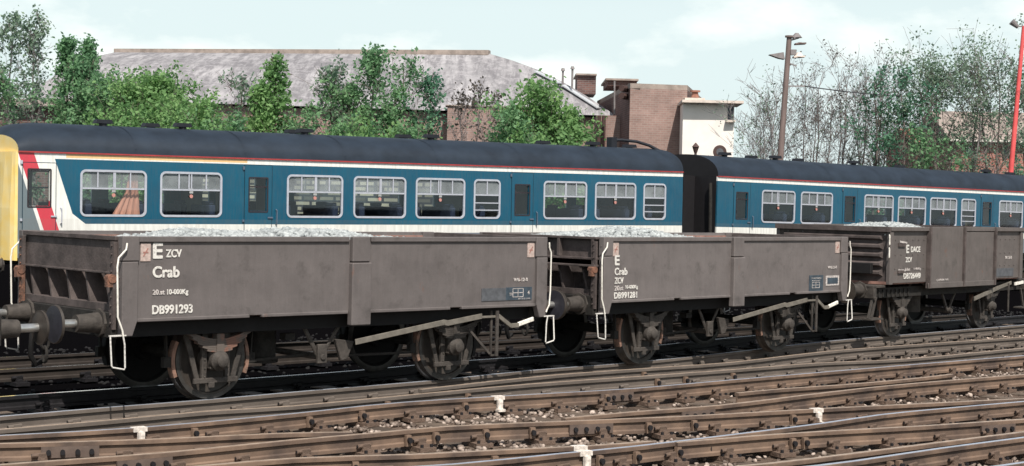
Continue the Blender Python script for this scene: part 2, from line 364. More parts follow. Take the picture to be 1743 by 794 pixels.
def empty(name, loc, rot=(0, 0, 0), **k):
    o = bpy.data.objects.new(name, None); COL.objects.link(o); o.location = loc; o.rotation_euler = rot; o.empty_display_size = .3
    return tag(o, **k)
def text(name, body, x, z, height, parent, m='white_paint', y=-.004, sx=1., bold=0.0, lab=None, width=None):
    cu = bpy.data.curves.new(name, 'FONT'); cu.body = body; cu.size = height/.70; cu.extrude = .0015; cu.offset = bold*height
    ob = bpy.data.objects.new('tmp_text', cu); COL.objects.link(ob); bpy.context.view_layer.update()
    me = bpy.data.meshes.new_from_object(ob.evaluated_get(bpy.context.evaluated_depsgraph_get()))
    bpy.data.objects.remove(ob)
    co = np.zeros(len(me.vertices)*3); me.vertices.foreach_get('co', co); co = co.reshape(-1, 3)
    if width: sx = width/max(1e-3, co[:, 0].max()-co[:, 0].min())
    out = np.stack([x+(co[:, 0]-co[:, 0].min())*sx, y-co[:, 2], z+co[:, 1]], 1)
    me.vertices.foreach_set('co', out.ravel())
    if height > .03:       # a painted letter is heavier than the type: widen the strokes
        import bmesh
        bm = bmesh.new(); k = height*.035
        for i_, (dx, dz) in enumerate(((-k, 0), (k, 0), (0, k*.8), (0, -k*.8), (0, 0))):
            m2 = me.copy(); m2.transform(Matrix.Translation((dx, -.0004*i_, dz))); bm.from_mesh(m2); bpy.data.meshes.remove(m2)
        bm.to_mesh(me); bm.free()
    me.materials.clear(); me.materials.append(MAT[m]); me.update()
    me.name = name
    o = bpy.data.objects.new(name, me); COL.objects.link(o); o.parent = parent
    if lab: o['label'] = lab
    return o

# ------------------------------------------------------------------ ground
GZ = -.250
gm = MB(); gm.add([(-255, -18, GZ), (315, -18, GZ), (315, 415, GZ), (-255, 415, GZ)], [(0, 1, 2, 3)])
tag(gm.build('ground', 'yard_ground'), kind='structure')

# ------------------------------------------------------------------ wagons
def wheelset(root, cx, W=2.44):
    ws = MB(); c = W/2; ws.cyl((cx, c-.99, .475), (cx, c+.99, .475), .07, n=14)
    ax = ws.build('axle', 'under_dirt_shade', root, smooth=True)
    for sgn in (-1, 1):
        f = lambda d: c+sgn*d
        b = MB(); b.lathey(cx, .475, [(f(.685), .475), (f(.69), .505), (f(.715), .50), (f(.735), .478), (f(.82), .470), (f(.82), .40), (f(.795), .39), (f(.765), .15), (f(.80), .13), (f(.80), .075), (f(.68), .075), (f(.68), .13), (f(.735), .15), (f(.72), .39), (f(.685), .41)], n=48)
        wh = b.build('wheel', 'wheel_steel' if sgn < 0 else 'under_shade_black', root, smooth=True)
        b = MB(); b.lathey(cx, .475, [(f(.683), .474), (f(.688), .507), (f(.717), .502), (f(.738), .480), (f(.823), .472), (f(.823), .428), (f(.683), .428)], n=48)
        b.build('tyre', 'tyre_steel', wh, smooth=True)
def running_gear(root, cx, W=2.44, rusty=False):
    c = W/2
    for sgn in (-1, 1):
        Y = lambda d: c+sgn*d          # d measured from the centre line
        y0, y1 = sorted((Y(.90), Y(.925)))
        b = MB()
        for q in (-1, 1):
            b.prism([(cx+q*.46, .87), (cx+q*.38, .87), (cx+q*.20, .20), (cx+q*.26, .20)], y0, y1)
            b.prism([(cx+q*.19, .80), (cx+q*.11, .80), (cx+q*.13, .20), (cx+q*.19, .20)], y0-.012, y1+.012)
            for k in range(5): b.cyl((cx+q*.155, Y(.92), .28+k*.1), (cx+q*.155, Y(.95), .28+k*.1), .012, n=6)
        b.box(cx-.30, cx+.30, *sorted((Y(.915), Y(.945))), .205, .265)
        b.box(cx-.10, cx-.02, *sorted((Y(.92), Y(.95))), .15, .21)
        b.build('axle_guard', 'gear_grey' if sgn < 0 else 'under_shade_black', root, bevel=.004)
        b = MB(); b.box(cx-.105, cx+.105, *sorted((Y(.86), Y(1.0))), .36, .60)
        b.box(cx-.06, cx+.06, *sorted((Y(.88), Y(1.02))), .60, .70)
        ab = b.build('axle_box', 'gear_grey' if sgn < 0 else 'under_shade_black', root, bevel=.02)
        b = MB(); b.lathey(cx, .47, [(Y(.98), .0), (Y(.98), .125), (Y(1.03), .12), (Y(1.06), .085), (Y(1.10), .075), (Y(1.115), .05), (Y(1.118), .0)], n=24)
        b.build('box_cover', 'gear_grey' if sgn < 0 else 'under_shade_black', ab, smooth=True)
        b = MB()
        for i in range(6):
            hl = .50-i*.066; pts = []
            for k in range(-6, 7):
                x = hl*k/6; pts.append((cx+x, .725-.026*i+.16*(x/.5)**2))
            poly = pts+[(p[0], p[1]-.024) for p in pts[::-1]]
            b.prism(poly, *sorted((Y(.93), Y(1.02))))
        b.box(cx-.05, cx+.05, *sorted((Y(.92), Y(1.032))), .58, .79)
        b.build('leaf_spring', ('gear_rusty' if rusty else 'gear_grey') if sgn < 0 else 'under_shade_black', root)
        b = MB()
        for q in (-1, 1):
            b.cyl((cx+q*.50, Y(.92), .88), (cx+q*.50, Y(1.03), .88), .03, n=10)
            b.box(cx+q*.50-.035, cx+q*.50+.035, *sorted((Y(.94), Y(1.0))), .84, .96)
        b.build('spring_shackle', 'gear_grey', root)
        for q in (-1, 1):
            b = MB(); poly = []
            for k in range(9):
                a = R(-22+48*k/8); poly.append((cx+q*.487*math.cos(a), .475+.487*math.sin(a)))
            for k in range(8, -1, -1):
                a = R(-22+48*k/8); poly.append((cx+q*.532*math.cos(a), .475+.532*math.sin(a)))
            # quads keep the concave block clean
            ys = sorted((Y(.73), Y(.83)))
            for k in range(8):
                i, j = k, k+1; b.prism([poly[i], poly[j], poly[17-j], poly[17-i]], *ys)
            bs = b.build('brake_shoe', 'brake_rust' if sgn < 0 and (q < 0 or cx < 2) else 'under_shade_black', root)
            b = MB(); b.bar((cx+q*.57, Y(.78), .46), (cx+q*.60, Y(.78), .93), .05, .02)
            b.box(cx+q*.57-.05, cx+q*.57+.05, *sorted((Y(.74), Y(.82))), .40, .52)
            b.build('brake_hanger', 'under_dirt_shade', root)
MAT['gear_rusty'] = mat('gear_rusty', (.115, .095, .082), .8, .4, 7, col2=(.19, .10, .075), lo=.42, hi=.50)
def buffer_(root, s0, d, ylat, z=.96, reach=.56, rh=.215):
    # s0: headstock face, d: -1 towards the left end, +1 towards the right end
    p = lambda k: (s0+d*k, ylat, z)
    b = MB(); b.cyl(p(0), p(.03), .16, n=8); b.cyl(p(.03), p(.30), .115, .095, n=20)
    o = b.build('buffer', 'gear_grey', root, smooth=True)
    b = MB(); b.cyl(p(.30), p(reach-.03), .048, n=16); b.build('buffer_shank', 'shank_steel', o, smooth=True)
    b = MB(); b.cyl(p(reach-.05), p(reach-.03), .06, rh-.02, n=28, mi=0); b.cyl(p(reach-.03), p(reach-.002), rh, rh*.98, n=28, mi=0)
    b.cyl(p(reach-.002), p(reach+.004), rh*.95, rh*.5, n=28, mi=1)
    b.build('buffer_head', ['wheel_steel', 'buffer_face'], o, smooth=True)
def coupling(root, s0, d, y, z=.96):
    b = MB(); b.cyl((s0, y, z), (s0+d*.22, y, z), .035, n=10)
    pts = []
    for k in range(13):
        a = R(-40-280*k/12); pts.append((s0+d*(.26+.06*math.cos(a)*-1), y, z+.07*math.sin(a)))
    b.tube(pts, .022, 8)
    for j in range(3):
        zz = z-.12-j*.15; b.tube([(s0+d*.22+.05*math.cos(2*math.pi*k/12)*(1 if j % 2 else 0), y+(0 if j % 2 else .05*math.cos(2*math.pi*k/12)), zz+.09*math.sin(2*math.pi*k/12)) for k in range(13)], .018, 7)
    b.build('coupling_chain', 'under_dirt_shade', root, smooth=True)
def hose(root, s0, d, y):
    b = MB(); b.tube([(s0, y, .80), (s0+d*.12, y, .86), (s0+d*.2, y+.02, .74), (s0+d*.2, y+.05, .5), (s0+d*.12, y+.08, .38), (s0+d*.03, y+.1, .42)], .032, 8)
    b.build('brake_hose', 'under_shade_black', root, smooth=True)

def crab(W, n, label):
    LN, WD, T, B = 6.4, 2.44, 1.93, .985
    root = empty('ballast_wagon', (W[0], W[1], 0), (0, 0, W[2])); tag(root, label, 'wagon', 'brown open wagons coupled in a train')
    pm = 'wagon_brown' if n == 1 else 'wagon_brown_two'
    for far in (0, 1):
        g = (lambda a, b: (WD-b, WD-a)) if far else (lambda a, b: (a, b))
        b = MB(); b.box(.10, 3.09, *g(0, .03), B+.02, T-.03); b.box(3.37, LN-.10, *g(0, .03), B+.02, T-.03)
        if far:
            b.box(.1, LN-.1, WD-.045, WD-.033, B+.1, T-.05, 1)
        fi = .02 if far else .06; b.box(.16, 3.06, *g(-.028, fi), T-.062, T); b.box(3.40, LN-.16, *g(-.028, fi), T-.062, T)
        # bottom angle in lengths, door stops left open between
        for a, e in ((.14, 1.62), (1.80, 3.06), (3.40, 4.72), (4.92, LN-.14)): b.box(a, e, *g(-.03, .04), B-.004, B+.034)
        b.build('side_panel', [pm, 'wagon_inside'], root, bevel=.006)
        b = MB(); b.box(3.095, 3.365, *g(-.055, .028), 1.62, T+.004); b.box(3.08, 3.38, *g(-.075, .026), .835, 1.612)
        b.build('centre_post', pm, root, bevel=.012)
        for q in (0, 1):
            h = (lambda a, c: (LN-c, LN-a)) if q else (lambda a, c: (a, c))
            b = MB(); b.box(*h(-.055, .155), *g(-.04, .06), 1.66, T+.003)
            x0, x1 = h(-.055, .14)
            if q: b.prism([(x0, 1.652), (x1, 1.652), (x1, .83), (x0+.06, .83), (x0, 1.0)], *g(-.05, .05))
            else: b.prism([(x0, 1.652), (x1, 1.652), (x1, 1.0), (x1-.06, .83), (x0, .83)], *g(-.05, .05))
            for k in range(9):
                xx = h(-.07, -.055)
                b.box(*xx, *g(.0, .018), .92+k*.11, .936+k*.11)
            b.build('corner_post', pm, root, bevel=.008)
    for q in (0, 1):
        h = (lambda a, c: (LN-c, LN-a)) if q else (lambda a, c: (a, c))
        b = MB()
        if n == 1:
            b.box(*h(-.035, 0), .11, WD-.11, 1.515, T-.002)
            b.box(*h(-.07, -.036), .10, WD-.10, T-.05, T)
            b.box(*h(-.06, -.036), .10, WD-.10, 1.505, 1.53)
        else:
            b.box(*h(-.02, 0), .07, WD-.07, 1.60, T-.002)
            b.box(*h(-.10, -.021), .07, WD-.07, T-.035, T); b.box(*h(-.10, -.021), .07, WD-.07, 1.60, 1.635)
            for yy in (.12, .78, 1.20, 1.5, WD-.2): b.box(*h(-.10, -.021), yy, yy+.05, 1.635, T-.035)
            b.box(*h(-.13, 0), .07, WD-.07, 1.50, 1.53)
        b.build('end_panel', 'wagon_end_dark', root, bevel=.005)
        b = MB(); b.box(*h(.22, .245), .05, WD-.05, 1.0, 1.50)
        for k in range(5):
            yy = .28+k*.46; x0, x1 = h(-.02, .22)
            b.add([(x0 if not q else x1, yy, 1.17), (x0 if not q else x1, yy+.035, 1.17), (x0 if not q else x1, yy+.035+.10, 1.50), (x0 if not q else x1, yy+.10, 1.50),
                   (x1 if not q else x0, yy, 1.17), (x1 if not q else x0, yy+.035, 1.17), (x1 if not q else x0, yy+.135, 1.50), (x1 if not q else x0, yy+.10, 1.50)],
                  [(0, 1, 2, 3), (7, 6, 5, 4), (0, 4, 5, 1), (1, 5, 6, 2), (2, 6, 7, 3), (3, 7, 4, 0)])
        b.box(*h(-.05, .20), .10, WD-.10, 1.09, 1.17)
        b.build('end_frame', 'wagon_end_dark', root)
        for yy in (.075, WD-.155):
            b = MB(); b.box(*h(-.10, -.058), yy, yy+.08, .90, 1.52); b.box(*h(-.10, -.058), yy, yy+.08, 1.522, T-.06, 1)
            for k in range(10): b.cyl(((-.10 if not q else LN+.10), yy+.04, .97+k*.095), ((-.115 if not q else LN+.115), yy+.04, .97+k*.095), .013, n=6)
            if yy > 1 or q: b.build('end_stanchion', ['rust' if yy > 1 else 'wagon_end_dark', 'wagon_end_dark'], root)
            else: b.build('end_stanchion', ['wagon_end_dark', 'wagon_end_dark'], root)
            b = MB(); zz = 1.46; b.cyl(((-.11 if not q else LN+.11), yy-.01, zz), ((-.11 if not q else LN+.11), yy+.10, zz), .05, n=12)
            b.box(*h(-.16, -.10), yy+.0, yy+.08, zz-.09, zz+.03)
            b.build('end_hinge', 'rust', root, smooth=False)
        b = MB(); b.box(*h(-.10, .10), .10, WD-.10, .80, 1.085)
        b.build('headstock', 'under_dirt_shade', root, bevel=.008)
        for yy in (.355, WD-.355): buffer_(root, -.10 if not q else LN+.10, -1 if not q else 1, yy)
        coupling(root, -.10 if not q else LN+.10, -1 if not q else 1, WD/2); hose(root, -.10 if not q else LN+.10, -1 if not q else 1, WD/2+.35)
    b = MB(); b.box(.05, LN-.05, .04, WD-.04, 1.0, 1.06); b.build('floor', 'wagon_inside', root)
    for yy in (.16, WD-.24):
        b = MB(); b.box(.1, LN-.1, yy, yy+.08, .80, .98); b.build('solebar', 'under_shade_black', root)
    for cx in (LN/2-1.83, LN/2+1.83): wheelset(root, cx); running_gear(root, cx, rusty=(n == 1 and cx < 3))
    # V hangers, brake cylinder, rigging
    b = MB()
    for yy in (.22, WD-.25):
        b.prism([(2.55, .82), (2.61, .82), (2.86, .42), (2.80, .40)], yy, yy+.03); b.prism([(3.15, .82), (3.09, .82), (2.80, .40), (2.86, .42)], yy+.002, yy+.032)
    b.cyl((2.83, .15, .44), (2.83, WD-.15, .44), .04, n=12)
    b.box(2.76, 2.90, .17, .22, .36, .60)
    b.prism([(3.0, .66), (3.30, .62), (3.20, .40), (3.10, .38)], .15, .21)
    b.build('brake_shaft_hanger', 'gear_grey', root, bevel=.01)
    b = MB(); b.cyl((2.30, .75, .40), (2.30, .75, .82), .19, n=24); b.cyl((2.30, .75, .36), (2.30, .75, .41), .22, n=24)
    b.box(2.36, 2.50, .3, .42, .66, .74); b.build('brake_cylinder', 'under_dirt_shade', root, smooth=True)
    b = MB()
    for yy in (.42, WD-.42): b.bar((1.9, yy, .42), (2.8, yy, .46), .03, .03); b.bar((2.86, yy, .42), (4.5, yy, .40), .03, .03)
    b.build('brake_rod', 'under_dirt_shade', root)
    # hand lever on the near side
    b = MB(); y = .03
    P = [(3.22, .62), (4.66, .815), (4.72, .80), (5.32, .875)]
    for a, c in zip(P, P[1:]): b.bar((a[0], y, a[1]), (c[0]+.01, y, c[1]), .016, .072)
    b.bar((5.32, y, .86), (5.58, y, .86), .03, .03); b.bar((5.62, y, .87), (5.86, y, .72), .03, .055); b.bar((5.86, y, .725), (6.0, y, .73), .03, .06)
    lv = b.build('brake_lever', 'lever_grey', root, bevel=.004)
    b = MB(); b.bar((5.99, y, .738), (6.28, y, .805), .03, .06); b.build('lever_handle', 'white_paint', lv, bevel=.008)
    b = MB(); b.box(5.56, 5.61, .0, .02, .33, .94); b.box(5.50, 5.53, .04, .06, .34, .94); b.box(5.50, 5.61, .02, .04, .33, .355); b.bar((5.50, .05, .36), (5.2, .15, .70), .02, .03)
    b.build('lever_guide', 'gear_grey', root)
    # white handrails and steps at the four corners
    for far in (0, 1):
        yy = -.075 if not far else WD+.075
        for q in (0, 1):
            X = (lambda s: LN-s) if q else (lambda s: s)
            b = MB()
            if q: b.tube([(X(-.05), yy, 1.86), (X(-.055), yy, 1.79), (X(-.09), yy, 1.72), (X(-.09), yy, 1.2), (X(-.075), yy, 1.0), (X(-.03), yy, .93), (X(-.02), yy, .90)], .0105, 8)
            else: b.tube([(X(-.02), yy, 1.86), (X(-.03), yy, 1.79), (X(-.12), yy, 1.70), (X(-.135), yy, 1.60), (X(-.12), yy, 1.05), (X(-.06), yy, .90), (X(-.05), yy, .84)], .0105, 8)
            b.build('handrail', 'white_paint', root, smooth=True)
            b = MB(); b.tube([(X(-.19), yy+.03, .84), (X(-.185), yy, .52), (X(-.17), yy, .50), (X(-.03), yy, .47), (X(-.02), yy, .49), (X(-.03), yy, .75), (X(-.05), yy, .84)], .0095, 8)
            b.box(min(X(-.2), X(.0)), max(X(-.2), X(.0)), yy+.02, yy+.05, .835, .85)
            b.build('foot_step', 'white_worn', root, smooth=True)
    # lettering
    y = -.006
    def plate(x0, x1, z0, z1, m, nm='label_plate', d=.0): b = MB(); b.box(x0, x1, y-.003-d, y+.005, z0, z1); return b.build(nm, m, root)
    def frame(x0, x1, z0, z1, t_, nm='stencilled_grid', grid=False, m='white_faded'):
        b = MB(); f0, f1 = y-.007, y-.0035
        b.box(x0, x1, f0, f1, z0, z0+t_); b.box(x0, x1, f0, f1, z1-t_, z1); b.box(x0, x0+t_, f0, f1, z0, z1); b.box(x1-t_, x1, f0, f1, z0, z1)
        if grid: b.box((x0+x1)/2-t_/2, (x0+x1)/2+t_/2, f0, f1, z0, z1); b.box(x0, x1, f0, f1, (z0+z1)/2-t_/2, (z0+z1)/2+t_/2)
        b.build(nm, m, root)
    for (xa, m2) in ((.185, 0), (6.105, 0)):
        p_ = plate(xa, xa+.125, 1.655, 1.855, 'label_pink')
        b = MB(); b.box(xa+.03, xa+.095, y-.006, y-.0035, 1.745, 1.762); b.bar((xa+.035, y-.005, 1.71), (xa+.09, y-.005, 1.80), .003, .014); b.build('label_mark', 'label_red', p_)
    if n == 1:
        text('lettering', 'E', .345, 1.69, .165, root, 'white_worn', y, bold=.018, width=.115); text('lettering', 'ZCV', .505, 1.70, .085, root, 'white_worn', y, bold=.018, width=.20)
        text('lettering', 'Crab', .345, 1.475, .12, root, 'white_worn', y, bold=.018, width=.335)
        text('lettering', '20.st', .345, 1.28, .055, root, 'white_faded', y, bold=.02, width=.15); text('lettering', '10-000Kg', .53, 1.28, .055, root, 'white_worn', y, bold=.018, width=.27)
        text('lettering', 'DB991293', .345, 1.065, .095, root, 'white_worn', y, bold=.018, width=.515)
        plate(5.28, 6.20, 1.075, 1.245, 'panel_faded', 'blue_patch'); plate(5.72, 6.20, 1.08, 1.25, 'panel_blue', 'blue_patch', .001)
        text('lettering', 'W6-12-0', 5.86, 1.33, .045, root, 'white_faded', y, bold=.02, width=.26)
        frame(5.84, 6.04, 1.115, 1.235, .008, grid=True); text('lettering', 'T7', 5.78, 1.14, .035, root, 'white_faded', y-.004); text('lettering', '4', 6.12, 1.15, .05, root, 'white_faded', y-.004)
        text('lettering', 'BR OLD 2045', 5.95, 1.085, .018, root, 'white_faded', y-.004, width=.22)
    else:
        text('lettering', 'E', .235, 1.53, .14, root, 'white_worn', y, bold=.018, width=.10)
        text('lettering', 'Crab', .235, 1.385, .10, root, 'white_worn', y, bold=.018, width=.285)
        text('lettering', 'ZCV', .235, 1.26, .085, root, 'white_worn', y, bold=.018, width=.20)
        text('lettering', '20st', .235, 1.16, .065, root, 'white_faded', y, bold=.018, width=.20); text('lettering', '10-000Kg', .49, 1.18, .05, root, 'white_worn', y, bold=.018, width=.28)
        text('lettering', 'DB991281', .235, 1.045, .085, root, 'white_worn', y, bold=.018, width=.52)
        plate(5.32, 5.74, 1.02, 1.285, 'panel_blue', 'blue_patch'); frame(5.40, 5.63, 1.07, 1.17, .007, grid=True)
        text('lettering', 'STAFFORD', 5.38, 1.225, .022, root, 'white_faded', y-.004, width=.30); text('lettering', 'MAINT', 5.40, 1.185, .018, root, 'white_faded', y-.004, width=.25)
        plate(5.83, 6.24, 1.10, 1.27, 'white_faded', 'stencilled_grid'); plate(5.87, 6.20, 1.13, 1.235, 'panel_blue', 'blue_patch', .002)
        text('lettering', 'W612-0', 5.88, 1.39, .045, root, 'white_faded', y, bold=.02, width=.28)
    return root
W1 = (-4.2515, 17.3257, .7505, 0, 0); W2 = (1.3286, 22.5472, .8093, 0, 0); W3 = (7.0158, 29.1386, .8328, 0, 0)
crab(W1, 1, 'nearest brown open wagon lettered DB991293, full of pale stone')
crab(W2, 2, 'middle brown open wagon lettered DB991281, behind the nearest one')
def dace():
    root = empty('ribbed_end_wagon', (W3[0], W3[1], 0), (0, 0, W3[2])); tag(root, 'farthest brown wagon with taller ribbed end, lettered DACE', 'wagon', 'brown open wagons coupled in a train')
    X0, X1, WD, T, B = -.05, 5.62, 2.44, 2.10, 1.05; pm = 'wagon_brown_three'
    for far in (0, 1):
        g = (lambda a, b: (WD-b, WD-a)) if far else (lambda a, b: (a, b))
        b = MB(); b.box(X0+.06, X1-.06, *g(.02, .05), B, T-.02)
        b.box(X0, 1.46, *g(-.04, .06), T-.075, T); b.box(2.86, X1, *g(-.04, .06), T-.075, T+.004)
        if far: b.box(X0+.1, X1-.1, WD-.065, WD-.052, B, T-.05, 1)
        for z in (1.32, 1.58, 1.86): 
            for k in range(24): b.cyl((X0+.25+k*.22, (-.0 if not far else WD), z), (X0+.25+k*.22, (.02 if not far else WD-.02), z), .011, n=6)
        b.build('side_panel', [pm, 'wagon_inside'], root, bevel=.006)
        b = MB(); b.box(1.47, 2.83, *g(-.035, .018), .94, T+.004); b.box(2.90, 4.2, *g(-.03, .018), .94, T-.09)
        b.box(1.40, 4.24, *g(-.055, -.036), .925, 1.03); 
        b.build('side_door', pm, root, bevel=.006)
        for x in (1.44, 2.865, 4.24): b = MB(); b.box(x-.025, x+.025, *g(-.075, .015), .93, T+.004); b.build('door_post', 'wagon_end_dark', root)
        for x in (X0, X1-.12): b = MB(); b.box(x, x+.12, *g(-.02, .06), B-.02, T-.076); b.build('corner_post', pm, root, bevel=.006)
    for q in (0, 1):
        h = (lambda a, c: (X1-c, X1-a)) if q else (lambda a, c: (X0+a, X0+c))
        b = MB(); b.box(*h(.03, .05), .05, WD-.05, B, T-.02)
        b.box(*h(-.05, .03), -.02, WD+.02, T-.09, T+.002)
        xs = h(-.04, .03)
        for k in range(5):
            z = 1.20+k*.165
            o_, i_ = (xs[0], xs[1]) if not q else (xs[1], xs[0])
            b.add([(i_, .14, z-.02), (i_, WD-.14, z-.02), (o_, WD-.18, z+.02), (o_, .18, z+.02), (o_, .18, z+.06), (o_, WD-.18, z+.06), (i_, WD-.14, z+.10), (i_, .14, z+.10)],
                  [(0, 1, 2, 3), (3, 2, 5, 4), (4, 5, 6, 7), (0, 3, 4, 7), (1, 6, 5, 2)])
        b.build('end_panel', 'wagon_end_dark', root)
        b = MB(); b.box(*h(-.14, -.045), .30, .80, 1.22, 1.42); b.build('label_holder', 'under_shade_black', root, bevel=.01)
        b = MB(); b.box(*h(-.42, .05), .08, WD-.08, .97, 1.02); b.box(*h(-.42, -.32), .06, WD-.06, .78, .968); b.build('headstock', 'gear_grey', root, bevel=.008)
        for yy in (.355, WD-.355): buffer_(root, X0-.42 if not q else X1+.42, -1 if not q else 1, yy, .93, .50, .2)
        coupling(root, X0-.42 if not q else X1+.42, -1 if not q else 1, WD/2, .93)
        # step brackets
        b = MB(); x = X0+.02 if not q else X1-.02; dd = 1 if not q else -1
        b.bar((x-.38*dd, .12, .80), (x-.52*dd, .12, .42), .03, .05); b.bar((x-.26*dd, .12, .80), (x-.40*dd, .12, .42), .03, .05); b.box(min(x-.6*dd, x-.15*dd), max(x-.6*dd, x-.15*dd), .02, .22, .39, .42)
        b.build('foot_step', 'gear_grey', root)
    b = MB()
    for z in (1.62, 1.86): b.tube([(X0-.03, -.01, z-.09), (X0-.09, -.05, z-.08), (X0-.09, -.05, z+.08), (X0-.03, -.01, z+.09)], .014, 6)
    b.build('handrail', 'white_paint', root)
    b = MB(); b.box(X0, X1, .04, WD-.04, 1.03, 1.08); b.build('floor', 'wagon_inside', root)
    for yy in (.16, WD-.24):
        b = MB(); b.box(X0-.32, X1+.32, yy, yy+.08, .78, .965)
        for k in range(8): b.box(X0-.1+k*.16, X0-.06+k*.16, yy-.02, yy, .80, .93)
        b.build('solebar', 'under_dirt_shade', root)
    for cx in (.87, 4.65): wheelset(root, cx); running_gear(root, cx)
    b = MB(); b.prism([(2.5, .78), (2.56, .78), (2.82, .42), (2.76, .40)], .22, .25); b.prism([(3.1, .78), (3.04, .78), (2.76, .40), (2.82, .42)], .222, .252); b.cyl((2.79, .15, .44), (2.79, 2.2, .44), .05, n=12)
    b.cyl((2.3, .8, .4), (2.3, .8, .8), .2, n=20); b.build('brake_shaft_hanger', 'gear_grey', root)
    b = MB(); b.bar((3.5, .03, .66), (4.6, .03, .86), .016, .08); b.bar((4.6, .03, .86), (5.2, .03, .95), .016, .07); lv = b.build('brake_lever', 'lever_grey', root)
    b = MB(); b.bar((5.35, .02, .92), (5.75, .02, .95), .03, .06); b.build('lever_handle', 'white_paint', lv)
    b = MB(); b.box(5.02, 5.06, .0, .02, .35, .94); b.build('lever_guide', 'gear_grey', root)
    y = .014
    text('lettering', 'E', .62, 1.615, .15, root, 'white_worn', y, bold=.018, width=.10); text('lettering', 'DACE', .80, 1.63, .10, root, 'white_worn', y, bold=.018, width=.36)
    text('lettering', 'ZCV', .60, 1.44, .09, root, 'white_worn', y, bold=.018, width=.24)
    text('lettering', '20st', .58, 1.28, .05, root, 'white_faded', y, bold=.02, width=.20); text('lettering', '9-400Kg', .92, 1.29, .04, root, 'white_faded', y, bold=.02, width=.28)
    text('lettering', 'DB726449', .54, 1.13, .10, root, 'white_worn', y, bold=.018, width=.66)
    text('lettering', '9612-0', 4.85, 1.45, .06, root, 'white_faded', y, bold=.02, width=.3)
    b = MB(); b.bar((.36, .012, 1.83), (.64, .012, 1.80), .004, .035); b.bar((.33, .012, 1.30), (.60, .012, 1.28), .004, .03); b.build('door_hook', 'white_faded', root)
    b = MB(); b.box(.30, .55, -.01, .02, 1.735, 1.80); b.box(.30, .52, -.01, .02, 1.235, 1.29); b.build('door_hinge', 'wagon_end_dark', root)
    b = MB(); b.box(4.35, 5.25, .012, .02, 1.09, 1.26); b.build('faded_patch', 'panel_faded', root)
    text('lettering', 'OWNER WR', 1.75, 1.06, .04, root, 'white_faded', -.038, width=.5)
dace()
# neighbour at the left whose buffers reach into the picture
def neighbour():
    a = W1[2]-.02; ux, uy = math.cos(W1[2]), math.sin(W1[2])
    s = side(W1, .355, 74, 553)[0]          # where its buffer faces stand
    hx = s-.56-.02
    root = empty('coupled_wagon', (W1[0]+ux*(hx-6.3), W1[1]+uy*(hx-6.3), 0), (0, 0, W1[2])); tag(root, 'vehicle at the left edge showing only its buffers', 'wagon', 'brown open wagons coupled in a train')
    b = MB(); b.box(6.15, 6.28, .1, 2.34, .78, 1.10); b.build('headstock', 'under_dirt_shade', root)
    b = MB(); b.box(.1, 6.15, .1, 2.34, 1.0, 1.25); b.build('deck', 'wagon_end_dark', root)
    for yy in (.16, 2.2): b = MB(); b.box(.1, 6.15, yy, yy+.08, .78, .98); b.build('solebar', 'under_shade_black', root)
    for yy in (.355, 2.085): buffer_(root, 6.28, 1, yy, .93, .58, .19)
    coupling(root, 6.28, 1, 1.22, .93); hose(root, 6.28, 1, .7)
    for cx in (1.3, 4.9): wheelset(root, cx); running_gear(root, cx)
neighbour()

# ------------------------------------------------------------------ stone loads
def stones_mesh(name, P, S_, m, seed=0):
    rs = np.random.RandomState(seed)
    t = (1+5**.5)/2
    ic = np.array([(-1,t,0),(1,t,0),(-1,-t,0),(1,-t,0),(0,-1,t),(0,1,t),(0,-1,-t),(0,1,-t),(t,0,-1),(t,0,1),(-t,0,-1),(-t,0,1)])/1.9
    fc = np.array([(0,11,5),(0,5,1),(0,1,7),(0,7,10),(0,10,11),(1,5,9),(5,11,4),(11,10,2),(10,7,6),(7,1,8),(3,9,4),(3,4,2),(3,2,6),(3,6,8),(3,8,9),(4,9,5),(2,4,11),(6,2,10),(8,6,7),(9,8,1)])
    n = len(P); V = ic[None]*(1+rs.uniform(-.28, .28, (n, 12, 1)))
    V = V*np.stack([rs.uniform(.7, 1.25, n), rs.uniform(.7, 1.25, n), rs.uniform(.5, 1., n)], 1)[:, None, :]
    a = rs.uniform(0, 6.28, n); b_ = rs.uniform(-.7, .7, n)
    ca, sa, cb_, sb_ = np.cos(a), np.sin(a), np.cos(b_), np.sin(b_)
    x = V[..., 0]*cb_[:, None]+V[..., 2]*sb_[:, None]; z = -V[..., 0]*sb_[:, None]+V[..., 2]*cb_[:, None]; y = V[..., 1]
    V = np.stack([x*ca[:, None]-y*sa[:, None], x*sa[:, None]+y*ca[:, None], z], 2)*S_[:, None, None]+P[:, None, :]
    Fc = (fc[None]+np.arange(n)[:, None, None]*12).reshape(-1, 3)
    me = bpy.data.meshes.new(name); me.vertices.add(n*12); me.vertices.foreach_set('co', V.reshape(-1)); me.loops.add(Fc.size); me.loops.foreach_set('vertex_index', Fc.reshape(-1).astype(np.int32))
    me.polygons.add(len(Fc)); me.polygons.foreach_set('loop_start', np.arange(0, Fc.size, 3, dtype=np.int32)); me.update(calc_edges=True); me.validate()
    me.materials.append(MAT[m]); o = bpy.data.objects.new(name, me); COL.objects.link(o); return o
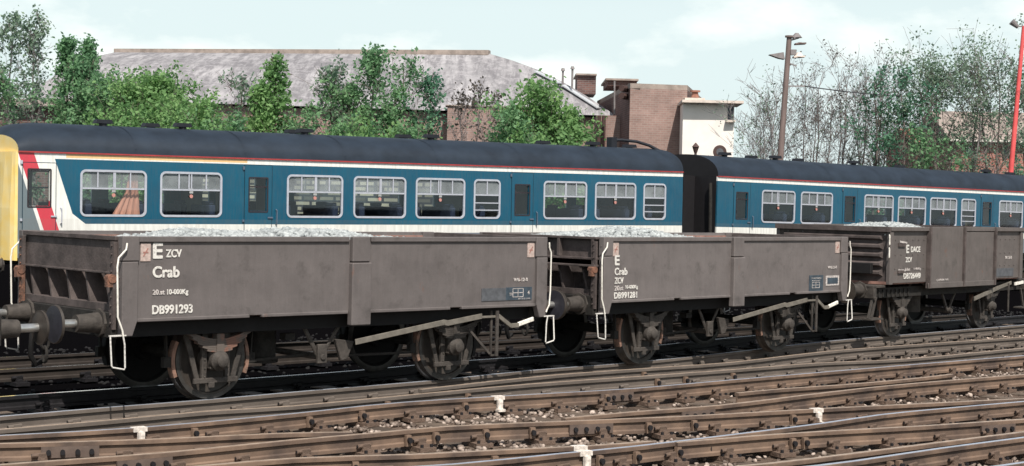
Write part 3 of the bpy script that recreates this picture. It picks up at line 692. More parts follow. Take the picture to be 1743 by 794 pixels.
def load(W, label, x0, x1, peaks, base, seed):
    rs = np.random.RandomState(seed); n = 5200
    x = rs.uniform(x0, x1, n); y = rs.uniform(.08, 2.36, n)
    def hgt(x, y):
        h = np.zeros_like(x)+base
        for (px, py, hh, sx, sy) in peaks: h = np.maximum(h, base+hh*np.exp(-((x-px)/sx)**2-((y-py)/sy)**2))
        return h+.02*np.sin(x*5.1)*np.cos(y*4.3)
    z = hgt(x, y)
    m = MB(); nx, ny = 60, 24
    for i in range(nx+1):
        for j in range(ny+1):
            xx = x0+(x1-x0)*i/nx; yy = .06+2.32*j/ny; m.v.append((xx, yy, float(hgt(np.array(xx), np.array(yy)))-.02))
    for i in range(nx):
        for j in range(ny): a = i*(ny+1)+j; m.f.append((a, a+ny+1, a+ny+2, a+1)); m.m.append(0)
    o = stones_mesh('stone_load', np.stack([x, y, z], 1), rs.uniform(.028, .055, n), 'stone', seed)
    o.location = (W[0], W[1], 0); o.rotation_euler = (0, 0, W[2]); tag(o, label, 'stones', kind='stuff')
    # join the bedding surface into the same heap
    k = m.build('tmp_bed', 'stone'); bm_v = len(o.data.vertices)
    import bmesh
    bm = bmesh.new(); bm.from_mesh(o.data); bm.from_mesh(k.data); bm.to_mesh(o.data); bm.free(); bpy.data.objects.remove(k)
load(W1, 'pale grey stone ballast heaped in the nearest wagon', .12, 6.28, [(1.9, 1.35, .20, 1.3, .9), (3.3, 1.3, .22, 1.3, .9), (4.3, 1.3, .13, 1.0, .8)], 1.76, 3)
load(W2, 'pale stone ballast heaped in the middle wagon', .12, 6.28, [(1.0, 1.4, .20, .9, .9), (2.0, 1.3, .27, 1.1, .9), (2.9, 1.3, .16, .8, .8)], 1.76, 4)
load(W3, 'pale stone ballast heaped in the farthest wagon', .02, 5.5, [(1.4, 1.3, .13, .9, .9), (2.2, 1.35, .20, 1.1, .9)], 1.95, 5)

# ------------------------------------------------------------------ coaches
def rrect(x0, x1, z0, z1, r, n=5):
    pts = []
    for cx, cz, a0 in ((x1-r, z0+r, -90), (x1-r, z1-r, 0), (x0+r, z1-r, 90), (x0+r, z0+r, 180)):
        for k in range(n+1): a = R(a0+90*k/n); pts.append((cx+r*math.cos(a), cz+r*math.sin(a)))
    return pts
def ring(b, x0, x1, z0, z1, wd, r, y0, y1, mi=0):
    o = rrect(x0, x1, z0, z1, r); i = rrect(x0+wd, x1-wd, z0+wd, z1-wd, max(.01, r-wd)); n = len(o)
    vs = [(x, y0, z) for x, z in o]+[(x, y0, z) for x, z in i]+[(x, y1, z) for x, z in o]+[(x, y1, z) for x, z in i]
    fs = []
    for k in range(n):
        j = (k+1) % n
        fs += [(k, j, n+j, n+k), (2*n+j, 2*n+k, 3*n+k, 3*n+j), (k, 2*n+k, 2*n+j, j), (n+j, 3*n+j, 3*n+k, n+k)]
    b.add(vs, fs, mi)
WDT = 2.74
def coach(C, label, LN, wins, cab, vents, seed):
    x, y, a, z0, g = C
    root = empty('passenger_coach', (x, y, z0), (0, -math.atan(g), a)); tag(root, label, 'railway coach', 'blue and white passenger train')
    lv = 'livery_cab' if cab else 'livery'
    TOP, BOT = 3.19, 1.14
    holes = []      # (s0, s1, z0, z1)
    for kind, s0, s1, za, zb in wins: holes.append((s0+.035, s1-.035, za+.035, zb-.035))
    for far in (0, 1):
        g_ = (lambda p, q: (WDT-q, WDT-p)) if far else (lambda p, q: (p, q))
        b = MB(); prev = 0
        for (s0, s1, za, zb) in holes:
            b.box(prev, s0, *g_(0, .05), BOT, TOP); b.box(s0, s1, *g_(0, .05), BOT, za); b.box(s0, s1, *g_(0, .05), zb, TOP); prev = s1
        b.box(prev, LN, *g_(0, .05), BOT, TOP)
        b.box(-.0, LN, *g_(-.03, .0), 3.172, 3.20, 1)      # gutter strip
        o = b.build('side_wall', [lv, 'gutter_red'], root)
    # roof
    prof = []
    for k in range(21):
        t_ = math.pi*k/20; c_, s_ = math.cos(t_), math.sin(t_)
        prof.append((WDT/2-(WDT/2+.01)*math.copysign(abs(c_)**.85, c_), 3.192+.615*abs(s_)**.9))
    b = MB(); n = len(prof); st = 0 if not cab else .35
    m = 2
    xs = [0.0, LN] if not cab else [0.0, .12, .35, .7, LN]
    dz = {0.0: (.56, .0), .12: (.76, 0), .35: (.92, 0), .7: (.99, 0)}
    for xx in xs:
        k_ = dz.get(xx, (1, 0))[0] if cab else 1
        b.v += [(xx, yy, 3.192+(zz-3.192)*k_) for yy, zz in prof]
    for i in range(len(xs)-1):
        for k in range(n-1): b.f.append((i*n+k, i*n+k+1, (i+1)*n+k+1, (i+1)*n+k)); b.m.append(0)
    b.f.append(tuple(range(n))); b.m.append(1); e = (len(xs)-1)*n; b.f.append(tuple(range(e+n-1, e-1, -1))); b.m.append(2)
    # roof seams
    for sx in np.arange(2.4, LN, 2.45):
        for (p, q) in zip(prof, prof[1:]):
            b.add([(sx-.02, p[0], p[1]+.006), (sx+.02, p[0], p[1]+.006), (sx+.02, q[0], q[1]+.006), (sx-.02, q[0], q[1]+.006)], [(0, 3, 2, 1)], 0)
    b.build('roof', ['coach_roof', 'cab_yellow' if cab else 'coach_black', 'coach_black'], root, smooth=True)
    # ends
    b = MB()
    if cab:
        # rounded yellow front
        pf = [(-.0, .0), (-.05, .04), (-.10, .14), (-.15, .45), (-.18, WDT/2), (-.15, WDT-.45), (-.10, WDT-.14), (-.05, WDT-.04), (0, WDT)]
        k = len(pf)
        for z in (BOT-.05, 2.1, 3.19): b.v += [(px_*(1 if z < 2.5 else .6), py_, z) for px_, py_ in pf]
        for i in range(2):
            for j in range(k-1): b.f.append((i*k+j, (i+1)*k+j, (i+1)*k+j+1, i*k+j+1)); b.m.append(0)
        b.f.append(tuple(2*k+j for j in range(k))); b.m.append(0)
        o = b.build('cab_front', 'cab_yellow', root)
        b = MB(); b.box(-.21, -.12, .72, 1.25, 2.25, 3.0); b.box(-.21, -.12, WDT-1.25, WDT-.72, 2.25, 3.0); b.build('cab_windscreen', 'window_dark', root)
        b = MB(); b.box(0.0, .05, .05, WDT-.05, BOT, 2.2); b.build('cab_bulkhead', 'coach_inside', root)
    else:
        b.box(-.002, .04, .051, WDT-.051, BOT, 3.19); b.build('end_wall', 'coach_black', root)
    b = MB(); b.box(LN-.04, LN+.002, .051, WDT-.051, BOT, 3.19); b.build('end_wall', 'coach_black', root)
    for e_, d in ((0, -1), (LN, 1)):
        if cab and e_ == 0: continue
        b = MB(); q = sorted((e_+d*.01, e_+d*.45)); ring_pts = ((.85, 1.9, 1.2, 3.15),)
        b.box(*q, .85, .97, 1.2, 3.1); b.box(*q, 1.77, 1.89, 1.2, 3.1); b.box(*q, .85, 1.89, 3.1, 3.2); b.build('gangway', 'coach_black', root)
        b = MB(); b.tube([(e_+d*.06, .16, 1.3), (e_+d*.10, .16, 2.6), (e_+d*.08, .2, 3.0)], .05, 10); b.build('end_pipe', 'under_dirt_shade', root, smooth=True)
    # floor, partitions
    b = MB(); b.box(.06, LN-.05, .051, WDT-.051, BOT-.04, BOT+.02); b.build('floor', 'coach_black', root)
    b = MB()
    for kind, s0, s1, za, zb in wins:
        if kind == 'D':
            for xx in (s0-.25, s1+.25): b.box(xx, xx+.03, .06, 1.0, BOT+.03, 3.15); b.box(xx, xx+.03, 1.7, WDT-.06, BOT+.03, 3.15)
    b.box(.06, LN-.06, .06, WDT-.06, 3.155, 3.175)
    b.build('partition', 'coach_inside', root)
    # windows and doors
    for kind, s0, s1, za, zb in wins:
        for far in (0, 1):
            g_ = (lambda p, q: (WDT-q, WDT-p)) if far else (lambda p, q: (p, q))
            b = MB(); y0, y1 = g_(-.012, .02)
            if kind in 'WN':
                ring(b, s0, s1, za, zb, .044, .12, y0, y1)
                if not far or kind == 'W':
                    zt = za+(zb-za)*.60; yy = g_(-.006, .016)
                    b.box(s0+.05, s1-.05, *yy, zt-.016, zt+.016)
                    w_ = s1-s0
                    ms = [.26, .5, .52, .75] if kind == 'W' else [.5]
                    if rnd.random() < .3 and kind == 'W': ms = [.30, .46, .5, .74]
                    for f_ in ms: b.box(s0+w_*f_-.013, s0+w_*f_+.013, *yy, zt+.02, zb-.05)
                    if kind == 'N':
                        for q in (.22, .40): b.box(s0+.05, s1-.05, *yy, za+(zb-za)*q-.012, za+(zb-za)*q+.012)
                wf = b.build('window', 'frame_silver', root)
                b = MB(); p = g_(.024, .030); zm = za+(zb-za)*.6; q0, q1 = s0+.035, s1-.035; b.add([(q0, p[0], za+.035), (q1, p[0], za+.035), (q1, p[0], zm), (q0, p[0], zm), (q1, p[0], zb-.035), (q0, p[0], zb-.035)], [(0, 1, 2, 3)]); b.f.append((3, 2, 4, 5)); b.m.append(0 if far else 1); b.build('pane', ['glass', 'dust_sheen_glass'], wf)
                if kind == 'W' and not far:
                    b = MB(); cx = (s0+s1)/2; zc = za+(zb-za)*.46; b.lathey(cx, zc, [(-.002, 0), (-.002, .038), (.012, .038), (.012, 0)], n=20); b.box(cx-.04, cx+.04, .0, .01, zc+.06, zc+.16, 1)
                    b.build('window_sticker', ['sticker_red', 'seat_head'], wf)
            else:
                d0, d1 = s0-.09, s1+.09; zt, zl = 3.05, 1.22
                if kind == 'C': zt = 2.98
                yy = g_(-.008, -.0005)
                b.box(d0, s0+.01, *yy, zl, zt); b.box(s1-.01, d1, *yy, zl, zt); b.box(s0+.01, s1-.01, *yy, zl, za+.01); b.box(s0+.01, s1-.01, *yy, zb-.01, zt)
                y2 = g_(-.0095, -.0002)
                for e_ in (d0-.006, d1-.006): b.box(e_, e_+.012, *y2, zl-.01, zt+.01, 1)
                b.box(d0, d1, *y2, zt-.002, zt+.01, 1)
                dr = b.build('cab_door' if kind == 'C' else 'door', [lv, 'seam_dark'], root)
                b = MB(); ring(b, s0, s1, za, zb, .03, .03, *g_(-.014, .02)); 
                if kind == 'D': b.box(s0+.02, s1-.02, *g_(.0, .015), zb-.22, zb-.19)
                wf = b.build('door_window', 'frame_dark', dr)
                b = MB(); p = g_(.024, .030); b.add([(s0+.02, p[0], za+.02), (s1-.02, p[0], za+.02), (s1-.02, p[0], zb-.02), (s0+.02, p[0], zb-.02)], [(0, 1, 2, 3)]); b.build('pane', 'glass', wf)
                if not far:
                    hx = d1+.10; b = MB(); b.tube([(hx, -.01, 1.80), (hx, -.06, 1.82), (hx, -.06, 2.10), (hx, -.01, 2.12)], .012, 6); b.box(hx-.2, hx-.08, -.03, -.009, 1.93, 1.96)
                    b.box(d0-.05, d0-.01, -.03, 0, 2.95, 3.02); b.box(d0-.05, d0-.01, -.03, 0, 1.85, 1.9)
                    b.build('door_handle', 'frame_silver' if kind == 'C' else 'handle_grey', dr)
        # seats behind each large window
        if kind in 'WN':
            w_ = s1-s0
            for (ya, yb) in ((.12, 1.02), (1.62, 2.6)):
                for sx in ((s0+rnd.uniform(.0, .25), s1-rnd.uniform(.12, .35)) if kind == 'W' else (s0+.3,)):
                    b = MB(); b.box(sx, sx+.14, ya, yb, BOT+.3, 2.20); b.box(sx+.01, sx+.13, ya+.05, ya+.42, 2.2, 2.28); b.box(sx-.4 if sx > (s0+s1)/2 else sx+.14, sx if sx > (s0+s1)/2 else sx+.54, ya, yb, BOT+.25, BOT+.45)
                    b.build('seat', 'seat_blue', root, bevel=.02)
    if cab:
        b = MB(); s0 = wins[1][1]; pts = 14    # salmon curtain bunched towards the top in the first window
        for k in range(pts+1):
            t_ = k/pts; xb = s0+.72+t_*.60; xt = s0+1.06+t_*.20; yo = .11+.014*math.sin(k*1.9)
            b.v += [(xb, yo, 1.99+.08*t_*0), (s0+1.0+t_*.28, yo, 2.45), (xt, yo, 2.86)]
        for k in range(pts):
            for r_ in (0, 1): b.f.append((k*3+r_, k*3+3+r_, k*3+4+r_, k*3+1+r_)); b.m.append(0)
        b.build('curtain', 'curtain', root)
    # roof vents
    for i, px in enumerate(vents):
        lat = .95 if i % 2 == 0 else 1.75
        s_ = side((x, y, a, z0, g), lat, px, side_y(px))[0]
        zt = 3.192+.615*abs(math.sin(math.acos(max(-1, min(1, (WDT/2-lat)/(WDT/2+.01))))))**.9
        b = MB(); b.cyl((s_, lat, zt-.03), (s_, lat, zt+.07), .08, n=10); b.prism([(s_-.19, zt+.05), (s_+.19, zt+.05), (s_+.15, zt+.13), (s_-.15, zt+.13)], lat-.1, lat+.1)
        b.build('roof_vent', 'vent_black', root)
    # underframe, tanks and bogies
    b = MB(); b.box(.1, LN-.1, .15, .25, .90, 1.08); b.box(.1, LN-.1, WDT-.25, WDT-.15, .90, 1.08)
    b.box(LN*.35, LN*.5, .2, .9, .45, .9); b.box(LN*.52, LN*.6, .15, .8, .5, .9); b.box(LN*.4, LN*.55, WDT-.9, WDT-.2, .45, .9)
    b.build('underframe', 'bogie', root)
    for bc in (2.6, LN-2.6):
        b = MB()
        for yy in (.35, WDT-.45):
            b.prism([(bc-1.8, .70), (bc-1.5, .78), (bc+1.5, .78), (bc+1.8, .70), (bc+1.8, .55), (bc+1.5, .55), (bc+.9, .62), (bc+.6, .42), (bc-.6, .42), (bc-.9, .62), (bc-1.5, .55), (bc-1.8, .55)], yy, yy+.1)
            for q in (-1.3, 1.3): b.box(bc+q-.12, bc+q+.12, yy-.08, yy+.0, .33, .6)
        b.box(bc-.3, bc+.3, .35, WDT-.35, .5, .85)
        bo = b.build('bogie', 'bogie', root)
        for q in (-1.3, 1.3):
            b = MB(); b.cyl((bc+q, WDT/2-.8, .457), (bc+q, WDT/2+.8, .457), .07, n=12)
            for sg in (-1, 1): b.lathey(bc+q, .457, [(WDT/2+sg*.685, .49), (WDT/2+sg*.71, .457), (WDT/2+sg*.82, .457), (WDT/2+sg*.82, .38), (WDT/2+sg*.77, .1), (WDT/2+sg*.69, .1), (WDT/2+sg*.685, .38)], n=32)
            b.build('wheelset', 'under_dirt_shade', bo, smooth=True)
    if cab:
        for yy in (.5, WDT-.5): buffer_(root, -.12, -1, yy, 1.0, .5, .2)
    else: pass
    return root
mat('seam_dark', (.004, .03, .05), .6); mat('gutter_red', (.36, .045, .045), .6, .2, 4); mat('handle_grey', (.10, .13, .18), .5, .2, 4)
side_y = lambda px: 212+px*.055
C1 = (-9.483, 30.227, .6525, -.02305, .00666); C2 = (5.5898, 43.1647, .69557, .04889, -.00737)
ZA, ZB = 1.945, 2.875
w1 = [('C', .18, .66, 2.11, 2.87), ('W', 1.24, 2.64, ZA, ZB), ('W', 2.93, 4.32, ZA, ZB), ('D', 4.93, 5.40, 2.05, 2.80), ('W', 5.85, 7.25, ZA, ZB), ('W', 7.52, 8.91, ZA, ZB), ('W', 9.17, 10.55, ZA, ZB),
      ('N', 10.80, 11.58, ZA, ZB), ('D', 12.0, 12.47, 2.02, 2.78), ('W', 12.88, 14.25, ZA, ZB), ('W', 14.51, 15.87, ZA, ZB), ('N', 16.12, 16.90, ZA, ZB)]
w2 = [('D', .75, 1.25, 2.02, 2.79), ('W', 1.83, 3.27, ZA, ZB), ('W', 3.52, 4.96, ZA, ZB), ('D', 5.52, 6.02, 2.03, 2.80), ('W', 6.45, 7.88, ZA, ZB), ('W', 8.11, 9.54, ZA, ZB), ('W', 9.76, 11.19, ZA, ZB),
      ('N', 11.43, 12.24, ZA, ZB), ('D', 12.62, 13.12, 2.03, 2.80), ('W', 13.56, 14.96, ZA, ZB), ('W', 15.2, 16.6, ZA, ZB)]
c1o = coach(C1, 'blue and white coach with yellow cab front, behind the two nearer wagons', 17.49, w1, True, [177, 258, 312, 500, 520, 687, 735, 925, 1010, 1072], 1)
c2o = coach(C2, 'second blue and white coach, right of the dark coach gap', 17.5, w2, False, [1232, 1277, 1318, 1357, 1452, 1530, 1677, 1718], 2)
# exhaust pipe climbing over the end of the first coach roof
b = MB(); P = [(16.1, 1.2, 3.98), (16.35, 1.15, 4.00), (16.8, 1.05, 3.97), (17.15, .95, 3.88), (17.50, .8, 3.70), (17.62, .7, 3.45), (17.62, .6, 1.6)]
b.tube(P, .04, 10); b.box(15.98, 16.16, 1.1, 1.3, 3.76, 4.06); b.build('exhaust_pipe', 'vent_black', c1o, smooth=True)
b = MB(); b.box(17.50, 17.56, .55, .72, 3.45, 3.65); b.build('end_lamp', 'white_paint', c1o)

# ------------------------------------------------------------------ rails
def rail_curve(pts, z=0., ext=(3, 3)):
    W = [ground(px, py, z) for px, py in pts]
    a = (W[0]-W[1]).normalized(); W.insert(0, W[0]+a*ext[0]) if ext[0] else None
    a = (W[-1]-W[-2]).normalized(); W.append(W[-1]+a*ext[1]) if ext[1] else None
    out = []
    for i in range(len(W)-1):
        p0, p1, p2, p3 = W[max(i-1, 0)], W[i], W[i+1], W[min(i+2, len(W)-1)]
        n = max(2, int((p2-p1).length/.5))
        for k in range(n):
            t = k/n; out.append(.5*((2*p1)+(p2-p0)*t+(2*p0-5*p1+4*p2-p3)*t*t+(3*p1-3*p2*1+p3-p0)*t**3))
    out.append(W[-1])
    return out
ZS = 1.18
SEC = [(u, v*ZS) for u, v in [(-.036, -.004), (-.028, 0), (.028, 0), (.036, -.004), (.036, -.034), (.010, -.042), (.010, -.105), (.028, -.117), (.028, -.145), (-.028, -.145), (-.028, -.117), (-.010, -.105), (-.010, -.042), (-.036, -.034)]]
def rail_mesh(C, name, mats, parent=None, taper=None, zoff=0):
    b = MB(); n = len(SEC)
    for i, p in enumerate(C):
        d = (C[min(i+1, len(C)-1)]-C[max(i-1, 0)]); d.z = 0; d.normalize(); l = Vector((-d.y, d.x, 0))
        k = 1 if not taper else min(1, .15+i*.12)
        b.v += [tuple(p+l*(u*k)+Vector((0, 0, v+zoff))) for u, v in SEC]
    for i in range(len(C)-1):
        for k in range(n):
            j = (k+1) % n; b.f.append((i*n+k, i*n+j, (i+1)*n+j, (i+1)*n+k)); b.m.append(1 if k == 1 else 0)
    b.f.append(tuple(range(n-1, -1, -1))); b.m.append(0); b.f.append(tuple((len(C)-1)*n+k for k in range(n))); b.m.append(0)
    return b.build(name, mats, parent)
# one cast chair with jaws and key, shared by all
def zsc(b): b.v = [(x, y, z*ZS) for x, y, z in b.v]; return b
cb = MB(); cb.box(-.10, .10, -.19, .19, -.19, -.150)
cb.prism([(-.05, -.15), (.05, -.15), (.035, -.085), (-.035, -.085)], -.075, -.030); cb.prism([(-.04, -.15), (.04, -.15), (.02, -.12), (-.02, -.12)], -.14, -.075)
cb.prism([(-.05, -.15), (.05, -.15), (.04, -.075), (-.04, -.075)], .030, .085)
cb.cyl((-.10, -.052, -.102), (.06, -.040, -.095), .019, n=8); cb.cyl((-.104, -.052, -.102), (-.098, -.052, -.102), .014, n=8, mi=1)
for yy in (-.155, .155):
    for xx in (-.06, .06): cb.cyl((xx, yy, -.15), (xx, yy, -.125), .018, n=8, mi=1)
ch_o = zsc(cb).build('rail_chair', ['chair_iron', 'oily_shade_iron']); CH = ch_o.data; CHG = CH.copy(); CHG.materials[0] = MAT['rail_grey_rust']; CHO = CH.copy(); CHO.materials[0] = MAT['oily_shade_iron']; bpy.data.objects.remove(ch_o)  # CHO: chair copy with the shade under the vehicles in its colour
cb = MB(); cb.prism([(-.03, -.14), (.03, -.14), (.03, -.04), (-.03, -.04)], -.08, -.0355); cb.cyl((0, -.115, -.085), (0, -.08, -.085), .026, n=10, mi=1)
ob_ = zsc(cb).build('distance_block', ['rail_rust', 'oily_shade_iron']); BLK = ob_.data; bpy.data.objects.remove(ob_)
cb = MB(); cb.prism([(-.27, -.125), (.27, -.125), (.27, -.035), (-.27, -.035)], -.045, -.012); 
for q in (-.2, -.07, .07, .2): cb.cyl((q, -.075, -.08), (q, -.045, -.08), .024, n=8, mi=1)
ob_ = zsc(cb).build('fishplate', ['rail_dark_rust', 'oily_shade_iron']); FSH = ob_.data; bpy.data.objects.remove(ob_)
cb = MB(); cb.box(-.075, .075, -.05, .045, -.04, .006); cb.box(-.035, .035, -.075, -.0375, -.15, -.04); cb.box(-.05, .05, -.11, -.0375, -.18, -.15)
ob_ = cb.build('white_marker', 'white_marker_paint'); WMK = ob_.data; bpy.data.objects.remove(ob_)
U = Vector((math.cos(.80), math.sin(.80), 0)); V_ = Vector((-math.sin(.80), math.cos(.80), 0))
PITCH = .70
def put(me, name, parent, P, d):
    o = bpy.data.objects.new(name, me); COL.objects.link(o); o.parent = parent; o.location = P; o.rotation_euler = (0, 0, math.atan2(d.y, d.x)); return o
RAILS = []
def on_curve(C, px):
    # point of the curve nearest the photo column px
    best = None
    for i in range(len(C)-1):
        for k in range(6):
            p = C[i].lerp(C[i+1], k/6); q = M.inverted() @ p
            x = PW/2+F*q.x/-q.z
            if best is None or abs(x-px) < best[0]: best = (abs(x-px), p, (C[i+1]-C[i]).normalized())
    return best[1], best[2]
def make_rail(pts, label, shiny=True, ext=(3, 3), blocks=(), fish=(), marks=(), chairs=True, name='rail', z=0., group='rails crossing the foreground'):
    C = rail_curve(pts, z, ext)
    o = rail_mesh(C, name, ['rail_grey_rust' if len(RAILS) < 3 else 'rail_rust', 'rail_top' if shiny else 'rail_top_brown']); tag(o, label, 'rail', group)
    if chairs:
        ks = []
        for i in range(len(C)-1):
            a, c = C[i].dot(U)/PITCH, C[i+1].dot(U)/PITCH
            for k in range(math.ceil(a), math.floor(c)+1):
                t = (k-a)/max(1e-6, c-a); p = C[i].lerp(C[i+1], t); p.z = z
                q = M.inverted() @ p; sx = PW/2+F*q.x/-q.z; sy = PH/2-F*q.y/-q.z
                if -40 < sx < PW+40 and sy < PH+30: ks.append((p, (C[i+1]-C[i]).normalized()))
        for p, d in ks[:100]: put(CHG if len(RAILS) < 3 else CH, 'rail_chair', o, p, d)
    for me, nm, L_ in ((BLK, 'distance_block', blocks), (FSH, 'fishplate', fish), (WMK, 'white_marker', marks)):
        for px in L_:
            p, d = on_curve(C, px); p = p.copy(); p.z = z; put(me, nm, o, p, d)
    RAILS.append((C, label)); return o
R1 = [(0, 709), (177, 694), (353, 680.5), (500, 667.5), (745, 647), (900, 631), (1077, 617), (1243, 600), (1400, 582), (1515, 572), (1743, 553)]
make_rail(R1, 'near rail carrying the wagon wheels', True)
w1dir = V_*1.505
C_ = rail_curve(R1, 0)
far = []
for i, p in enumerate(C_):
    d = (C_[min(i+1, len(C_)-1)]-C_[max(i-1, 0)]); d.z = 0; d.normalize(); far.append(p+Vector((-d.y, d.x, 0))*1.505)
o = rail_mesh(far, 'rail', ['oily_shade_iron', 'rail_top_mirror']); tag(o, 'far rail under the wagons, in their shadow', 'rail', 'rails under and behind the wagons')
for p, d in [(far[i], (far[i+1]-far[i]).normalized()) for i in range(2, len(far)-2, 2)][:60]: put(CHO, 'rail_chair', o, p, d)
make_rail([(715, 663), (830, 650), (950, 638), (1100, 627), (1243, 617), (1400, 599), (1515, 589.6), (1743, 574)], 'switch blade with a bright pointed tip, just in front of the wagon rail', False, (0, 3), blocks=(1090,))
make_rail([(0, 731), (177, 716), (353, 700), (500, 691), (700, 672), (900, 654), (1106, 639.5), (1243, 629.5), (1400, 617.5), (1544, 611), (1743, 592.5)], 'brown rail between the wagon rail and the first bright rail', False, (3, 3), blocks=(660, 795, 1118, 1165, 1240))
make_rail([(0, 741.5), (236, 728), (500, 704), (686, 685), (950, 669), (1077, 661.5), (1243, 647), (1400, 633.7), (1600, 617), (1743, 605.5)], 'bright topped rail with a white marker left of centre', True, (3, 3), blocks=(330, 525, 612, 785, 1025), fish=(1050,), marks=(232, 852))
make_rail([(0, 755), (236, 748.6), (400, 741), (500, 737), (600, 735.5)], 'short dull rail merging at a crossing on the left', False, (3, 0), fish=(110,))
make_rail([(0, 791), (150, 780), (295, 769), (500, 748.6), (627, 738), (760, 726), (950, 717.5), (1100, 711.5), (1194, 707), (1400, 695.5), (1531, 689), (1743, 678.5)], 'long rail from the lower left passing a white marker at the right of centre', False, (2, 3), blocks=(690, 735, 830, 910, 1097, 1178, 1340), fish=(243, 1010), marks=(1385,))
make_rail([(959, 712), (1077, 701), (1224, 690), (1400, 669), (1499, 658), (1600, 649), (1743, 637.5)], 'dull rail starting at the middle crossing and running right', False, (0, 3), fish=(1180,))
make_rail([(1254, 669), (1330, 662), (1435, 655), (1540, 646), (1620, 637)], 'short check rail end lying ahead of the bright rail', False, (0, 0), chairs=False)
make_rail([(230, 803), (500, 780), (700, 773.6), (900, 763.5), (1000, 759), (1110, 751)], 'dull rail joining a crossing low in the middle', False, (2, 0), blocks=(610, 840), fish=(310,), marks=(987,))
make_rail([(560, 803), (774, 790), (950, 772.5), (1077, 760), (1224, 742.7), (1400, 720.6), (1499, 706), (1600, 696), (1743, 683.5)], 'bright rail rising from the bottom edge to the right', True, (2, 3), blocks=(1010, 1080, 1145, 1203, 1230, 1268), marks=(990,))
make_rail([(1150, 753), (1230, 746.5), (1323, 739), (1450, 731.5), (1563, 725.5), (1743, 713.5)], 'dull rail diverging from the bright rail at the lower right', False, (0, 3), blocks=(1340, 1360), fish=(1700,))
make_rail([(1100, 808), (1307, 789), (1450, 772), (1563, 757.5), (1743, 735)], 'upper of the two close rails at the lower right corner', False, (2, 3), blocks=())
make_rail([(1180, 812), (1396, 792), (1500, 778), (1595, 764), (1743, 744.5)], 'lower bright rail of the close pair at the lower right corner', True, (2, 3), blocks=(1505, 1525))
make_rail([(1600, 806), (1700, 793), (1743, 787)], 'last rail cutting the bottom right corner', True, (2, 3))
# roads between the wagons and the coaches, and the coach road itself
def offset_rails(C, offs, x0, x1, labels, grp):
    x, y, a = C[:3]
    for of, lb in zip(offs, labels):
        P = []
        for s in np.arange(x0, x1, 1.): P.append(Vector((x+s*math.cos(a)-of*math.sin(a), y+s*math.sin(a)+of*math.cos(a), 0)))
        o = rail_mesh(P, 'rail', ['dull_rust' if 'road' in lb else 'oily_shade_iron', 'rail_top_mirror']); tag(o, lb, 'rail', grp)
        for i in range(1, len(P)-1): put(CHO, 'rail_chair', o, P[i], (P[i+1]-P[i]).normalized())
g_ = 'rails under and behind the wagons'
offset_rails(C1, (WDT/2-.7525, WDT/2+.7525), -14, 22, ('near rail under the blue coaches', 'far rail under the blue coaches'), g_)
offset_rails((W1[0]-3, W1[1]-2.8, .74), (4.6, 6.1), -6, 30, ('nearer rail of the empty road between wagons and coaches', 'farther rail of the empty road between wagons and coaches'), g_)

# sleepers: long crossing timbers under the foreground
def perp_range(k):
    vs = []
    for C, lb in RAILS:
        for i in range(len(C)-1):
            a, c = C[i].dot(U)/PITCH, C[i+1].dot(U)/PITCH
            if a <= k < c: vs.append(C[i].lerp(C[i+1], (k-a)/(c-a)).dot(V_))
    return vs
SL = bpy.data.meshes
def sleeper(k, v0, v1, label, grp):
    b = MB(); b.box(-.125, .125, 0, v1-v0, -.37, -.2265)
    o = b.build('sleeper', 'sleeper_wood', None, bevel=.01)
    j = rnd.uniform(-.02, .02); p = U*(k*PITCH+j)+V_*v0; o.location = (p.x, p.y, rnd.uniform(-.004, 0)); o.rotation_euler = (0, 0, .80+rnd.uniform(-.02, .02))
    tag(o, label, 'sleeper', grp); return o
ks = sorted({int(math.floor(C[i].dot(U)/PITCH)) for C, l in RAILS for i in range(len(C))})
for k in ks:
    vs = perp_range(k)
    if not vs: continue
    lo, hi = min(vs)-.5, max(vs)+.45
    P = U*(k*PITCH)+V_*((lo+hi)/2)
    if P.y < 6: continue
    mid = (lo+hi)/2+((k % 3)-1)*.4
    if hi-lo > 3.6:
        sleeper(k, lo, mid-.03, 'dark oily timber crossing under the foreground rails', 'timber sleepers'); sleeper(k, mid+.03, hi+1.5, 'dark oily timber crossing under the foreground rails', 'timber sleepers')
    else: sleeper(k, lo, hi+1.5, 'dark oily timber crossing under the foreground rails', 'timber sleepers')

# loose ballast
rs = np.random.RandomState(11); n = 60000
u_ = rs.uniform(4, 36, n); v_ = rs.uniform(2.5, 16.2, n)
# perpendicular position measured along V_
pts = np.stack([U.x*u_+V_.x*v_, U.y*u_+V_.y*v_], 1)
k_ = (u_/PITCH); fr = np.abs(k_-np.round(k_))*PITCH
zz = np.where(fr < .15, -.238, -.226)+rs.uniform(-.02, .015, n)
keep = (pts[:, 1] > 10) & (np.abs(pts[:, 0]) < pts[:, 1]*.40+1) & (~((fr < .14) & (rs.uniform(0, 1, n) < .93)))
# patches: clean stone in some spots, grime in others
pat = np.sin(pts[:, 0]*1.3+1)+np.sin(pts[:, 1]*1.1)+np.sin((pts[:, 0]+pts[:, 1])*.7+2)
keep &= rs.uniform(-2.4, 1.0, n) < pat
pts = pts[keep]; zz = zz[keep]
o = stones_mesh('ballast', np.stack([pts[:, 0], pts[:, 1], zz], 1), rs.uniform(.018, .042, len(pts)), 'ballast_stone', 5); tag(o, 'grimy brown ballast stones between the rails', 'ballast', kind='stuff')
